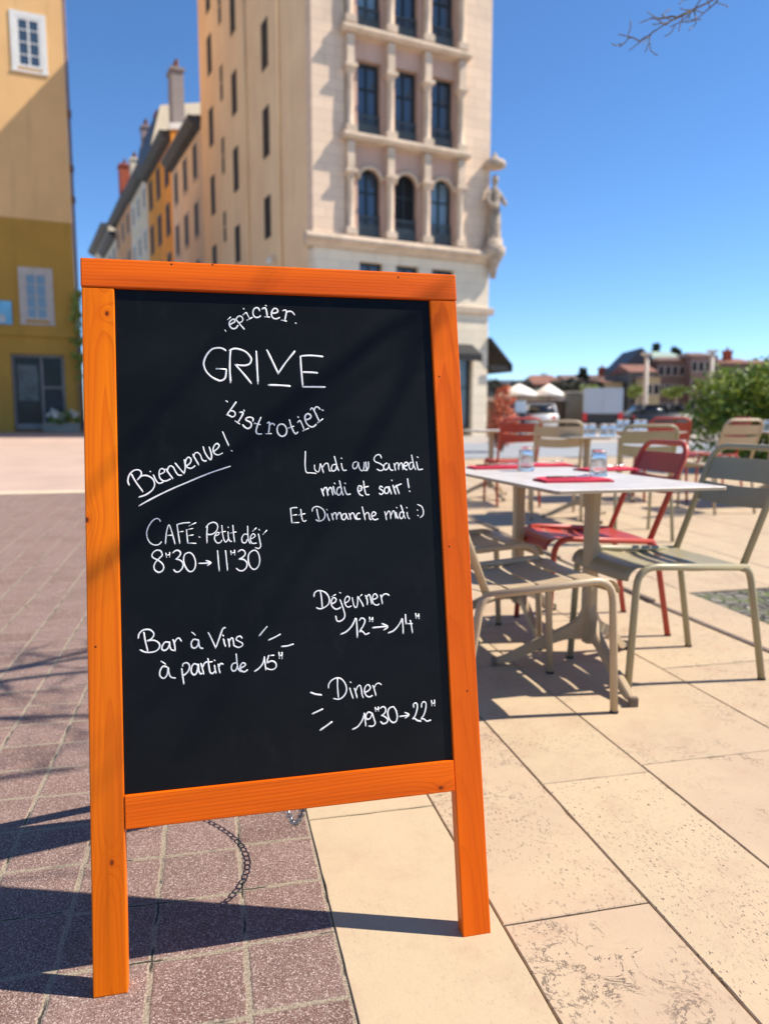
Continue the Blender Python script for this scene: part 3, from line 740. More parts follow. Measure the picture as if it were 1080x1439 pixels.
# ------------------------------------------------------------------ terrace chairs
def make_chair(kind, mat, label, group):
    # local x = forward, y = left, z = up
    t = thing(kind, label, 'chair', group=group)
    W = .213; r = .0135
    for sgn in (1, -1):
        y = sgn * W
        m = MB()
        P = fillet([(.262, y, .0), (.238, y, .470), (-.235, y * .99, .444)], [.08])
        m.tube(P, r, 12)
        m.build('front_leg', mat, t)
        m = MB()
        P = fillet([(-.205, y * .99, .444), (-.245, y, .432), (-.322, y * 1.03, .0)], [.05])
        m.tube(P, r, 12)
        m.build('rear_leg', mat, t)
    for x, yy in ((.262, W), (.262, -W), (-.322, W * 1.03), (-.322, -W * 1.03)):
        m = MB(); m.lathe([(0, 0), (.0150, 0), (.0150, .006), (.0136, .009)], 14, Matrix.Translation((x, yy, 0))); m.build('foot_cap', RUBBER, t)
    # back frame
    def back(z):                                               # x of the back plane at height z
        return -.222 - (z - .45) * .40
    zt = .888
    P = fillet([(back(.45), W - .012, .45), (back(zt), W - .008, zt), (back(zt), -W + .008, zt), (back(.45), -W + .012, .45)], [.085, .085], 8)
    m = MB(); m.tube(P, r * .98, 12); m.build('back_frame', mat, t)
    for z0, z1, k in ((.752, .842, 0), (.664, .742, 1)):
        m = MB(); n = 14; rows = []
        for i in range(n + 1):
            f = -1 + 2 * i / n
            y = f * (W - .016)
            dip = -.020 * (1 - f * f)
            rows.append([(back(z) + dip, y, z - (.012 * (1 - f * f) if k else 0)) for z in (z0, (z0 + z1) / 2, z1)])
        th = .0035; vs = []; fs = []
        for q in (0, 1):
            for row in rows:
                for p in row: vs.append((p[0] - q * th, p[1], p[2]))
        N = 3 * (n + 1)
        for i in range(n):
            for j in range(2):
                a = i * 3 + j
                fs.append((a, a + 1, a + 4, a + 3)); fs.append((a + N, a + 3 + N, a + 4 + N, a + 1 + N))
            for j in (0, 2):
                a = i * 3 + j; fs.append((a, a + 3, a + 3 + N, a + N))
        for i in (0, n):
            for j in range(2):
                a = i * 3 + j; fs.append((a, a + 1, a + 1 + N, a + N))
        m.add(vs, fs, False)
        m.build('back_slat', mat, t)
    # seat slats: lateral strips following a dished profile, the front one rolled down
    prof = [(.272, .420), (.268, .440), (.255, .457), (.236, .466), (.20, .468), (.15, .462), (.09, .452), (.03, .445), (-.03, .442), (-.09, .442), (-.15, .446), (-.21, .456)]
    def at_s(s):
        d = 0
        for a, b in zip(prof, prof[1:]):
            l = math.hypot(b[0] - a[0], b[1] - a[1])
            if d + l >= s or b is prof[-1]:
                f = min(1, (s - d) / l); return (a[0] + (b[0] - a[0]) * f, a[1] + (b[1] - a[1]) * f)
            d += l
    tot = sum(math.hypot(b[0] - a[0], b[1] - a[1]) for a, b in zip(prof, prof[1:]))
    first = .15
    wd = (tot - first) / 3
    edges = [(0, first - .007)] + [(first + i * wd + .007, first + (i + 1) * wd - .007) for i in range(3)]
    edges[-1] = (edges[-1][0], tot)
    for i, (a, b) in enumerate(edges):
        m = MB(); k = 9 if i == 0 else 4; n = 8; th = .003
        vs = []; fs = []
        for q in (0, 1):
            for si in range(k + 1):
                x, z = at_s(a + (b - a) * si / k)
                for j in range(n + 1):
                    f = -1 + 2 * j / n
                    sag = -.010 * (1 - f ** 4)
                    xx = x
                    if i == 3: xx = x - .03 * (1 - f * f) * (si / k)
                    vs.append((xx, f * (W - .006), z + sag - q * th))
        N = (k + 1) * (n + 1)
        for si in range(k):
            for j in range(n):
                p = si * (n + 1) + j
                fs.append((p, p + 1, p + n + 2, p + n + 1)); fs.append((p + N, p + n + 1 + N, p + n + 2 + N, p + 1 + N))
        for j in range(n):
            for p in (j, k * (n + 1) + j): fs.append((p, p + 1, p + 1 + N, p + N))
        for si in range(k):
            for p in (si * (n + 1), si * (n + 1) + n): fs.append((p, p + n + 1, p + n + 1 + N, p + N))
        m.add(vs, fs, i == 0)
        m.build('seat_slat', mat, t)
    return t

GC = 'metal chairs on the cafe terrace'
proto = {
    'sand': make_chair('terrace_chair', SAND, 'x', GC),
    'olive': make_chair('terrace_chair', OLIVE, 'x', GC),
    'red': make_chair('terrace_chair', RED, 'x', GC)}
used = set()
def chair(c, x, y, deg, label):
    o = proto[c] if c not in used else copy_tree(proto[c])
    used.add(c)
    o.location = (x, y, g(y)); o.rotation_euler = (0, 0, R(deg)); o['label'] = label
    return o
chair('sand', .472, 2.607, 18, 'sand coloured slatted metal chair nearest the chalkboard, drawn up to the front table')
chair('sand', .366, 3.33, 16, 'sand coloured metal chair half hidden by the chalkboard, behind the nearest sand chair')
chair('olive', 1.091, 2.948, 195, 'olive green slatted metal chair at the right end of the front table')
chair('red', .963, 3.576, 189, 'red metal chair drawn up to the far side of the front table')
chair('red', 1.32, 7.9, 96, 'red metal chair farthest left, beside the first background table')
chair('sand', 1.60, 7.1, 82, 'pale sand metal chair seen from behind, right of the leftmost red chair')
chair('olive', 2.02, 6.1, 88, 'olive metal chair seen from behind, in the middle of the terrace')
chair('red', 3.02, 8.3, 84, 'red metal chair seen from behind beside the pale sand chair near the hedge')
chair('sand', 3.26, 7.45, 104, 'pale sand metal chair seen from behind in front of the green hedge')
chair('red', 3.95, 9.2, 184, 'red metal chair sideways on, mostly hidden by the pale chair near the hedge')

# ------------------------------------------------------------------ tables
def make_table(S=.69, H=.757):
    t = thing('bistro_table', 'x', 'table', group='white topped bistro tables on the terrace')
    m = MB(); bm = bmesh.new()
    h = S / 2 - .001; rr = .018; n = 5; P = []
    for cx, cy, a0 in ((h - rr, h - rr, 0), (-h + rr, h - rr, 90), (-h + rr, -h + rr, 180), (h - rr, -h + rr, 270)):
        for k in range(n + 1):
            a = R(a0 + 90 * k / n); P.append((cx + rr * math.cos(a), cy + rr * math.sin(a)))
    k = len(P)
    vs = [(x * .997, y * .997, H) for x, y in P] + [(x, y, H - .0012) for x, y in P] + [(x, y, H - .012) for x, y in P]
    m.cur = 0; m.add(vs[:k], [tuple(range(k))])
    m.cur = 0; m.add(vs[:2 * k], [(i, (i + 1) % k, (i + 1) % k + k, i + k) for i in range(k)])
    m.cur = 1; m.add(vs[k:], [(i, (i + 1) % k, (i + 1) % k + k, i + k) for i in range(k)] + [tuple(range(k, 2 * k))])
    m.build('table_top', [TOPWHITE, TOPEDGE], t)
    m = MB(); m.cbox(-.15, .15, -.15, .15, H - .026, H - .0125, .004); m.build('top_plate', TABLE_LEG, t)
    m = MB(); bm = bmesh.new()
    # column: soft six sided section
    cs = [(.025, -.012), (.025, .012), (.010, .026), (-.025, .026), (-.025, -.016), (-.012, -.026), (.015, -.026)]
    pr = []
    for z, f in ((.10, .8), (.13, 1.05), (.20, 1.0), (H - .12, .97), (H - .06, 1.05), (H - .026, 1.35)):
        pr.append([(x * f, y * f, z) for x, y in cs])
    q = len(cs); vs = [p for row in pr for p in row]
    fs = [(i * q + j, i * q + (j + 1) % q, (i + 1) * q + (j + 1) % q, (i + 1) * q + j) for i in range(len(pr) - 1) for j in range(q)]
    fs += [tuple(range(q)), tuple(range((len(pr) - 1) * q, len(pr) * q))]
    m.add(vs, fs); m.build('column', TABLE_LEG, t)
    for a, L in ((-99, .44), (163, .385), (32, .34)):
        # swept foot: deep web at the column, running down to a block on the floor
        M = Matrix.Rotation(R(a), 4, 'Z')
        top = smooth_path([(.012, 0, .315), (.038, 0, .222), (.085, 0, .176), (.20, 0, .118), (L - .055, 0, .048), (L - .012, 0, .032)], 4)
        bot = smooth_path([(.004, 0, .105), (.045, 0, .118), (.11, 0, .108), (.20, 0, .071), (L - .075, 0, .016), (L - .012, 0, .013)], 4)
        m = MB(); n = len(top); vs = []; fs = []
        for i, (p, b) in enumerate(zip(top, bot)):
            w = .018 - .005 * i / n
            for (yy, pp, ch) in ((-w, p, -.005), (-w * .55, p, 0), (w * .55, p, 0), (w, p, -.005), (w, b, .003), (-w, b, .003)):
                vs.append(M @ Vector((pp.x, yy, pp.z + ch)))
        for i in range(n - 1):
            for j in range(6):
                fs.append((i * 6 + j, i * 6 + (j + 1) % 6, (i + 1) * 6 + (j + 1) % 6, (i + 1) * 6 + j))
        fs += [tuple(range(6)), tuple(range((n - 1) * 6, n * 6))]
        m.add(vs, fs)
        f = m.build('table_foot', TABLE_LEG, t)
        m = MB(); m.cbox(L - .014, L + .006, -.016, .016, .0, .034, .004, M); m.build('glide', RUBBER if a == 32 else CHANNEL, f)
    return t
T0 = make_table()
def table(o, x, y, deg, label):
    o.location = (x, y, g(y)); o.rotation_euler = (0, 0, R(deg)); o['label'] = label; return o
table(T0, .829, 2.975, 14.5, 'white topped table with sand pedestal nearest the camera, right of the chalkboard')
table(copy_tree(T0), .829 - .69 * math.sin(R(14.5)), 2.975 + .69 * math.cos(R(14.5)), 14.5, 'white topped table pushed end to end behind the nearest table')
table(copy_tree(T0), 1.20, 8.5, 20, 'white topped table farthest left in the background, behind the red chair')
table(copy_tree(T0), 1.86, 6.95, 12, 'white topped background table with a cluster of glasses behind the front table')
table(copy_tree(T0), 2.62, 8.4, 12, 'white topped background table behind the olive chair in mid terrace')
table(copy_tree(T0), 4.10, 8.0, 12, 'white topped background table at the right edge in front of the hedge')
tz = .757
# ------------------------------------------------------------------ glasses, napkins, cutlery
def make_glass():
    m = MB()
    o = [(.0385, 0), (.0382, .004), (.0365, .03), (.0335, .075), (.0318, .105), (.0305, .112), (.026, .1155), (0, .1155)]
    i = [(0, .099), (.024, .099), (.0275, .094), (.0308, .07), (.034, .03), (.036, .003), (.0375, 0)]
    m.lathe(o[::-1] + i[::-1], 40, None, .012, 14)
    return m.build('tumbler', GLASS)
G0 = make_glass(); gl_used = [0]
def glass(x, y, label, z=tz):
    o = G0 if not gl_used[0] else G0.copy()
    if gl_used[0]: scn.collection.objects.link(o)
    gl_used[0] += 1
    o.location = (x, y, g(y) + z + .0005)
    return tag(o, label, 'glass', 'upturned tumblers on the tables')
glass(.918, 3.239, 'upturned ribbed tumbler on the nearest table beside the front red napkin')
glass(.668, 3.565, 'upturned ribbed tumbler on the front tables, the left of the two, nearer the chalkboard')
def bgglass(cx, cy, pts, labs):
    for (dx, dy), l in zip(pts, labs): glass(cx + dx, cy + dy, l)
bgglass(1.90, 6.9, [(-.08, .02), (.0, .05), (.09, -.02), (.18, .04)],
        ['leftmost upturned tumbler of the cluster on the table behind the sand chair', 'second upturned tumbler from the left in the cluster behind the sand chair',
         'third upturned tumbler from the left in the cluster behind the sand chair', 'rightmost upturned tumbler of the cluster behind the sand chair'])
bgglass(2.62, 8.4, [(-.02, .0), (.07, .05), (.16, -.03), (.25, .02)],
        ['leftmost tumbler on the table behind the olive chair', 'second tumbler from the left on the table behind the olive chair',
         'third tumbler from the left on the table behind the olive chair', 'rightmost tumbler on the table behind the olive chair'])
bgglass(4.1, 8.0, [(-.06, .02), (.03, -.04)], ['left tumbler on the table by the hedge', 'right tumbler on the table by the hedge'])
def place_setting(x, y, deg, nl, cl, kl=None, w=.28, d=.14):
    M = Matrix.Translation((x, y, g(y) + tz)) @ Matrix.Rotation(R(deg), 4, 'Z')
    n = thing('napkin', nl, 'napkin', (x, y, g(y) + tz), R(deg), 'red paper napkins on the front tables')
    m = MB(); m.cbox(-w / 2, w / 2, -d / 2, d / 2, .0004, .0072, .002); m.build('lower_fold', NAPKIN, n)
    m = MB()
    nseg = 10; vs = []; fs = []
    for i in range(nseg + 1):
        xx = -w / 2 + .002 + (w - .004) * i / nseg
        for j in range(5):
            yy = -d / 2 + .002 + (d - .006) * j / 4
            vs.append((xx, yy, .0076 + .0040 * (1 + mnoise.noise(Vector((xx * 9 + x * 7, yy * 14, 3)))) * (0.5 + j / 5)))
    for i in range(nseg):
        for j in range(4):
            a = i * 5 + j; fs.append((a, a + 1, a + 6, a + 5))
    o2 = len(vs); vs += [(v[0], v[1], .0073) for v in vs]
    fs += [tuple(q + o2 for q in reversed(f)) for f in fs]
    m.add(vs, fs, True); m.build('upper_fold', NAPKIN, n)
    # fork lying on the napkin
    fk = thing('fork', cl, 'fork', (x, y, g(y) + tz + .0165), R(deg + 6), 'forks on the red napkins')
    m = MB()
    P = smooth_path([(-.10, .012, .001), (-.03, .012, .003), (.03, .012, .004), (.055, .012, .006)], 4)
    m.tube(P, .004, 8, True, .4, [.0045 + .0015 * math.cos(i * .3) for i in range(len(P))], Vector((0, 0, 1))); m.build('fork_handle', CUTLERY, fk)
    m = MB()
    m.tube([(.053, .012, .006), (.065, .012, .008), (.078, .012, .007)], .009, 10, True, .22, [.004, .010, .0115], Vector((0, 0, 1)))
    for k in range(4):
        yy = .012 + (k - 1.5) * .0058
        m.tube(smooth_path([(.076, yy, .007), (.095, yy, .0055), (.112, yy, .008), (.120, yy, .011)], 3), .0015, 6)
    m.build('fork_head', CUTLERY, fk)
    if kl:
        kn = thing('table_knife', kl, 'knife', (x, y, g(y) + tz + .0165), R(deg - 3), 'knives on the red napkins')
        m = MB(); m.tube([(-.115, -.018, .002), (-.06, -.018, .003), (.0, -.018, .003)], .006, 8, True, .55, [.0062, .0066, .0055], Vector((0, 0, 1))); m.build('knife_handle', KNIFE, kn)
        m = MB(); m.tube(smooth_path([(.0, -.018, .003), (.04, -.017, .003), (.085, -.016, .003), (.105, -.020, .003)], 3), .009, 8, True, .10, [.006] + [.0088] * 8 + [.002], Vector((0, 0, 1))); m.build('knife_blade', CUTLERY, kn)
place_setting(.742, 2.965, 10, 'red folded napkin with knife and fork at the front edge of the nearest table', 'steel fork on the front red napkin', 'wooden handled knife on the front red napkin')
place_setting(1.06, 3.60, 18, 'red folded napkin by the red chair, behind the nearest tumbler', 'steel fork on the napkin by the red chair')
place_setting(.56, 3.74, 12, 'red folded napkin at the left of the front tables, next to the chalkboard', 'steel fork on the leftmost red napkin', 'wooden handled knife on the leftmost red napkin')
place_setting(.83, 3.93, 14, 'red folded napkin at the far end of the front tables', 'steel fork on the farthest red napkin')
# ------------------------------------------------------------------ buildings
def empty_rot(azdeg): return R(90 - azdeg)
AZ = 64
TC = Vector((-2.92, 32.0, 0)); TR = empty_rot(AZ)
TX = Vector((math.cos(TR), math.sin(TR), 0)); TY = Vector((-math.sin(TR), math.cos(TR), 0))
def sash(parent, x0, x1, z0, z1, y, pane, frame, bars=(1, 3), axis='x', fw=.09, surround=None, sw=.18, proud=.03, th=1.0):
    # a window on the wall plane y (axis x: looking at -y; axis y: on a side wall x=0 looking at -x)
    if axis == 'x': M = Matrix.Identity(4)
    else: M = Matrix(((0, 1, 0, 0), (-1, 0, 0, 0), (0, 0, 1, 0), (0, 0, 0, 1))).inverted() if False else Matrix(((0, 1, 0, 0), (1, 0, 0, 0), (0, 0, 1, 0), (0, 0, 0, 1)))
    m = MB(); f0, f1 = y - .02 * th, y + .06 * th
    m.box(x0, x0 + fw, f0, f1, z0, z1, M); m.box(x1 - fw, x1, f0, f1, z0, z1, M)
    m.box(x0 + fw, x1 - fw, f0, f1, z0, z0 + fw, M); m.box(x0 + fw, x1 - fw, f0, f1, z1 - fw, z1, M)
    nx, nz = bars
    for i in range(1, nx + 1):
        xx = x0 + (x1 - x0) * i / (nx + 1); bw = fw * (.75 if nx == 1 else .4)
        m.box(xx - bw / 2, xx + bw / 2, y - .015 * th, y + .05 * th, z0 + fw, z1 - fw, M)
    for i in range(1, nz + 1):
        zz = z0 + (z1 - z0) * i / (nz + 1)
        m.box(x0 + fw, x1 - fw, y - .008 * th, y + .045 * th, zz - .025, zz + .025, M)
    w = m.build('window', frame, parent)
    m = MB(); m.box(x0 + fw * .5, x1 - fw * .5, y + .0605 * th, y + .073 * th, z0 + fw * .5, z1 - fw * .5, M); m.build('pane', pane, w)
    if surround:
        m = MB(); e = .004
        m.box(x0 - sw, x0 - .001, -proud, -e, z0 - sw * .6, z1 + sw, M); m.box(x1 + .001, x1 + sw, -proud, -e, z0 - sw * .6, z1 + sw, M)
        m.box(x0 - .001, x1 + .001, -proud + .002, -e, z1 + .001, z1 + sw - .002, M); m.box(x0 - sw - .04, x1 + sw + .04, -proud - .02, -e, z0 - sw * .6 - .10, z0 - sw * .6 - .002, M)
        m.build('window_surround', surround, w)
    return w

# --- the narrow corner house with the stone loggia windows
def tower():
    t = thing('corner_building', 'tall narrow corner building with stone column windows on its sunlit front', 'building', TC, TR)
    W = 8.55; D = 19.3; Ht = 28.2; b0, b1 = 1.45, 7.05
    m = MB()
    m.box(0, W, .62, D, -.3, Ht)                                  # body behind the loggia bay
    m.build('side_wall', T_SIDE, t)
    m = MB()
    m.box(.0, b0, 0, .618, 8.55, Ht); m.box(b1, W, 0, .618, 8.55, Ht)
    for z0, z1 in ((12.35, 12.62), (16.45, 16.8), (20.5, 20.85), (24.6, 25.0), (27.8, Ht)):
        m.box(b0 + .001, b1 - .001, .01, .616, z0, z1)
    m.build('front_wall', T_STONE, t)
    m = MB()
    wins = [(2.05, 3.15), (3.78, 4.90), (5.55, 6.70)]
    # mezzanine and ground floor: pale stone with openings
    xs = [0] + [q for w in wins for q in w] + [W]
    for i in range(0, len(xs), 2):
        m.box(xs[i], xs[i + 1], -.06, .616, 4.9, 7.62)
    m.box(0, W, -.06, .616, 7.621, 8.02)
    m.box(0, W, -.058, .616, 4.35, 4.899)
    for a, b in ((0, .9), (2.9, 3.6), (5.6, 6.3), (6.95, 7.02), (7.75, W)): m.box(a, b, -.06, .616, -.3, 4.349)
    m.box(.901, 2.899, .40, .615, -.3, 4.3); m.box(3.601, 5.599, .40, .615, -.3, 4.3)
    m.build('base_wall', T_BASE, t)
    m = MB()
    prof = [(-.0, 8.02), (-.18, 8.06), (-.26, 8.2), (-.46, 8.26), (-.5, 8.38), (-.42, 8.42), (-.38, 8.55), (0, 8.55)]
    m.prism([(p, z) for p, z in prof], -.42, W + .45, Matrix(((0, 1, 0, 0), (1, 0, 0, 0), (0, 0, 1, 0), (0, 0, 0, 1))))
    m.build('cornice', T_TRIM, t)
    m = MB()
    m.prism([(-.06, 5.75), (-.2, 5.8), (-.24, 6.05), (-.06, 6.1)], -.1, W + .22, Matrix(((0, 1, 0, 0), (1, 0, 0, 0), (0, 0, 1, 0), (0, 0, 0, 1))))
    m.build('string_course', T_TRIM, t)
    # loggia storeys
    cols = [1.62, 3.46, 5.22, 6.92]
    for fl, (zb, zt, arch) in enumerate(((8.62, 12.35, True), (12.66, 16.45, False), (16.84, 20.5, False), (20.9, 24.6, True), (25.05, 27.75, False))):
        for ci, cx in enumerate(cols):
            m = MB()
            M = Matrix.Translation((cx, -.10, 0))
            hcap = zb + (zt - zb) * .66
            m.box(cx - .24, cx + .24, -.34, .10, zb, zb + .28)
            m.lathe([(.21, zb + .28), (.19, zb + .36), (.15, zb + .42), (.16, zb + 1.2), (.135, hcap - .30), (.15, hcap - .26), (.19, hcap - .12), (.24, hcap)], 16, M)
            m.box(cx - .26, cx + .26, -.37, .12, hcap, hcap + .14)
            m.box(cx - .16, cx + .16, -.26, .12, hcap + .14, zt - .02)
            m.box(cx - .11, cx + .11, -.02, .61, zb, zt)
            m.build('stone_column', T_TRIM, t)
        m = MB(); zs = zb - .04
        m.prism([(.0, zt + .02), (-.34, zt + .04), (-.46, zt + .16), (-.44, zt + .28), (-.3, zt + .34), (0, zt + .36)], 1.25, 7.28, Matrix(((0, 1, 0, 0), (1, 0, 0, 0), (0, 0, 1, 0), (0, 0, 0, 1))))
        m.build('ledge', T_TRIM, t)
        for wi, (a, b) in enumerate(wins):
            ca, cb = cols[wi] + .12, cols[wi + 1] - .12
            ztop = zb + (zt - zb) * (.80 if not arch else .66)
            m = MB()
            if arch:
                cx = (a + b) / 2; rr = (b - a) / 2; zs = ztop - .1; n = 12
                arc = [(cx + rr * math.cos(math.pi * k / n), zs + rr * .95 * math.sin(math.pi * k / n)) for k in range(n + 1)]
                # spandrel around the arch
                for k in range(n):
                    p, q = arc[k], arc[k + 1]
                    m.prism([p, (p[0], zt), (q[0], zt), q], .10, .40)
                m.box(ca, a, .10, .40, zb, zt); m.box(b, cb, .10, .40, zb, zt)
                m.build('arch_panel', T_PINK, t)
                m = MB(); P = [(x, .06, z) for x, z in arc]
                m.tube(P, .10, 8); m.build('arch_moulding', T_TRIM, t)
                wt = zs + rr * .95
            else:
                m.box(ca, a, .10, .40, zb, zt); m.box(b, cb, .10, .40, zb, zt); m.box(a + .001, b - .001, .10, .40, ztop, zt)
                m.build('lintel_panel', T_PINK, t)
                wt = ztop
            w = sash(t, a + .01, b - .01, zb + .05, wt, .42, (PANE_SKY if (fl * 3 + wi) % 4 == 2 else PANE_FLAT if (fl, wi) == (0, 1) else PANE), DARKFRAME, (1, 2), 'x', .10)
            m = MB()                                                     # iron balcony guard
            z1 = zb + .95
            m.box(a + .03, b - .03, .20, .24, z1 - .05, z1); m.box(a + .03, b - .03, .20, .24, zb + .12, zb + .17)
            for k in range(9):
                xx = a + .08 + (b - a - .16) * k / 8; m.box(xx - .015, xx + .015, .205, .235, zb + .171, z1 - .051)
            m.build('balcony_rail', RAILPAINT, t)
            m = MB(); m.box(a + .04, b - .04, .30, .34, zb + .02, zb + .62); m.build('lower_panel', PANELPAINT, t)
    # mezzanine windows and the shop front
    for a, b in wins: sash(t, a + .01, b - .01, 5.0, 7.6, .2, PANE, DARKFRAME, (1, 1), 'x', .1)
    sash(t, 6.30 + .01, 6.94, 1.0, 4.3, .2, PANE, DARKFRAME, (0, 1), 'x', .08); sash(t, 7.03, 7.74, .6, 4.3, .2, PANE, DARKFRAME, (0, 1), 'x', .08)
    m = MB(); m.prism([(.1, 4.5), (-.9, 3.9), (-.9, 3.6), (-.86, 3.6), (.1, 4.4)], 5.9, 7.70, Matrix(((0, 1, 0, 0), (1, 0, 0, 0), (0, 0, 1, 0), (0, 0, 0, 1))))
    m.build('front_awning', BLACKCLOTH, t)
    m = MB(); m.prism([(W + .01, 4.75), (W + 1.25, 3.55), (W + 1.25, 3.2), (W + 1.2, 3.2), (W + 1.2, 3.5), (W + .01, 4.6)], -.3, 6.0); m.box(W + .02, W + 1.18, -.25, -.2, 3.2, 3.5); m.build('side_awning', BLACKCLOTH, t)
    # windows on the shaded side
    rowz = [(9.6, 11.5), (13.3, 15.5), (17.2, 19.3), (21.2, 23.3), (24.6, 26.4)]
    for L in (6.0, 11.4, 16.6):
        for i, (a, b) in enumerate(rowz):
            dz = .0 if L < 8 else -.15
            m = MB(); sh = sash(t, L - .46, L + .46, a + dz, b + dz, -.027, PANE_FLAT, DARKFRAME, (1, 2), 'y', .06, th=.3)
    for i, (a, b) in enumerate(rowz):
        sash(t, 14.0 - .34, 14.0 + .34, a + 1.4, b + 1.25, -.027, PANE_FLAT, T_SIDE, (0, 1), 'y', .05, th=.3)
    for L in (3.9, 9.1):                                                  # rain pipes
        m = MB(); m.tube([(-.09, L, .3), (-.09, L, Ht - .2)], .06, 8); m.build('rain_pipe', T_SIDE, t)
    m = MB(); m.box(-.5, W + .5, -.5, D + .4, Ht + .001, Ht + .25); m.build('roof_edge', T_TRIM, t)
    m = MB()
    m.add([(-.45, -.45, Ht + .25), (W + .45, -.45, Ht + .25), (W + .45, D + .35, Ht + .25), (-.45, D + .35, Ht + .25), (W / 2, 4.2, Ht + 3), (W / 2, D - 4.2, Ht + 3)], [(0, 1, 4), (1, 2, 5, 4), (2, 3, 5), (3, 0, 4, 5), (0, 3, 2, 1)])
    m.build('roof', ROOF_RED, t)
    m = MB(); m.lathe([(.14, 0), (.14, .10), (.10, .28), (0, .34)], 14, Matrix.Translation((-.30, 5.0, 8.3)) @ Matrix.Rotation(R(90), 4, 'X')); m.tube([(-.02, 5.0, 8.6), (-.3, 5.0, 8.5), (-.3, 4.95, 8.3)], .03, 6); m.build('wall_lamp', WHITEPAINT, t)
    return t
tower()

# stone saint on the corner bracket
def statue():
    p = TC + TX * 8.62 + TY * (-.28)
    s = thing('corner_statue', 'pale stone statue of a robed figure on the corner of the narrow building', 'statue', p, TR)
    m = MB()
    m.lathe([(0, 7.35), (.12, 7.4), (.2, 7.8), (.32, 8.1), (.5, 8.4), (.55, 8.5), (.55, 8.75), (.42, 8.8), (.42, 9.1), (0, 9.1)], 16); m.build('bracket', STATUE, s)
    m = MB()
    # robed body: oval rings from hem to shoulder, a head and two arms grown into it
    rings = [(9.1, .40, .34, 0, 0), (9.3, .37, .32, .01, 0), (9.8, .33, .28, .03, 0), (10.2, .30, .25, .04, .01), (10.55, .28, .22, .05, .02), (10.9, .31, .23, .04, .02), (11.15, .33, .22, .03, .01), (11.3, .24, .18, .02, 0), (11.38, .11, .11, .02, 0), (11.46, .10, .10, .02, -.01), (11.55, .14, .15, .02, -.02), (11.68, .165, .18, .02, -.03), (11.8, .15, .17, .02, -.02), (11.9, .08, .09, .02, -.01), (11.92, .01, .01, .02, 0)]
    n = 18; vs = []; fs = []
    for k, (z, a, b, ox, oy) in enumerate(rings):
        for j in range(n):
            th = 2 * math.pi * j / n
            fold = .88 + (.10 * math.sin(6 * th + z * 2.4) + .06 * math.sin(11 * th - z * 3) if z < 11 else 0)
            vs.append((ox + a * fold * math.cos(th), oy + b * fold * math.sin(th), z))
    for i in range(len(rings) - 1):
        for j in range(n): fs.append((i * n + j, i * n + (j + 1) % n, (i + 1) * n + (j + 1) % n, (i + 1) * n + j))
    m.add(vs, fs, True)
    m.tube(smooth_path([(.28, 0, 11.15), (.42, -.12, 10.8), (.36, -.34, 10.62), (.15, -.42, 10.75)], 4), .1, 8, True, 1, None)
    m.tube(smooth_path([(-.26, 0, 11.15), (-.40, -.08, 10.75), (-.30, -.3, 10.5), (-.1, -.36, 10.45)], 4), .1, 8)
    m.build('figure', STATUE, s)
    m = MB()
    m.lathe([(.02, 12.9), (.1, 12.75), (.2, 12.6), (.42, 12.5), (.5, 12.4), (.5, 12.25), (.40, 12.2), (.3, 12.18), (0, 12.18)], 16); m.build('canopy', STATUE, s)
statue()
# round projecting sign by the side awning
rs_ = thing('round_shop_sign', 'round pale ring sign projecting from the right side of the narrow corner building', 'sign', TC + TX * 8.58 + TY * 1.6, TR)
m = MB(); m.tube([(.62 + .42 * math.cos(2 * math.pi * k / 28), 0, 5.15 + .42 * math.sin(2 * math.pi * k / 28)) for k in range(29)], .05, 8, False); m.build('ring', WHITEPAINT, rs_)
m = MB(); m.lathe([(0, -.02), (.36, -.02), (.36, .02), (0, .02)], 28, Matrix.Translation((.62, 0, 5.15)) @ Matrix.Rotation(R(90), 4, 'X')); m.build('disc', simple('pale_blue_glass', (.50, .62, .70), .3, .05, 3), rs_)
m = MB(); m.tube([(0, 0, 5.15), (.2, 0, 5.15)], .025, 6); m.build('bracket', DARK, rs_)

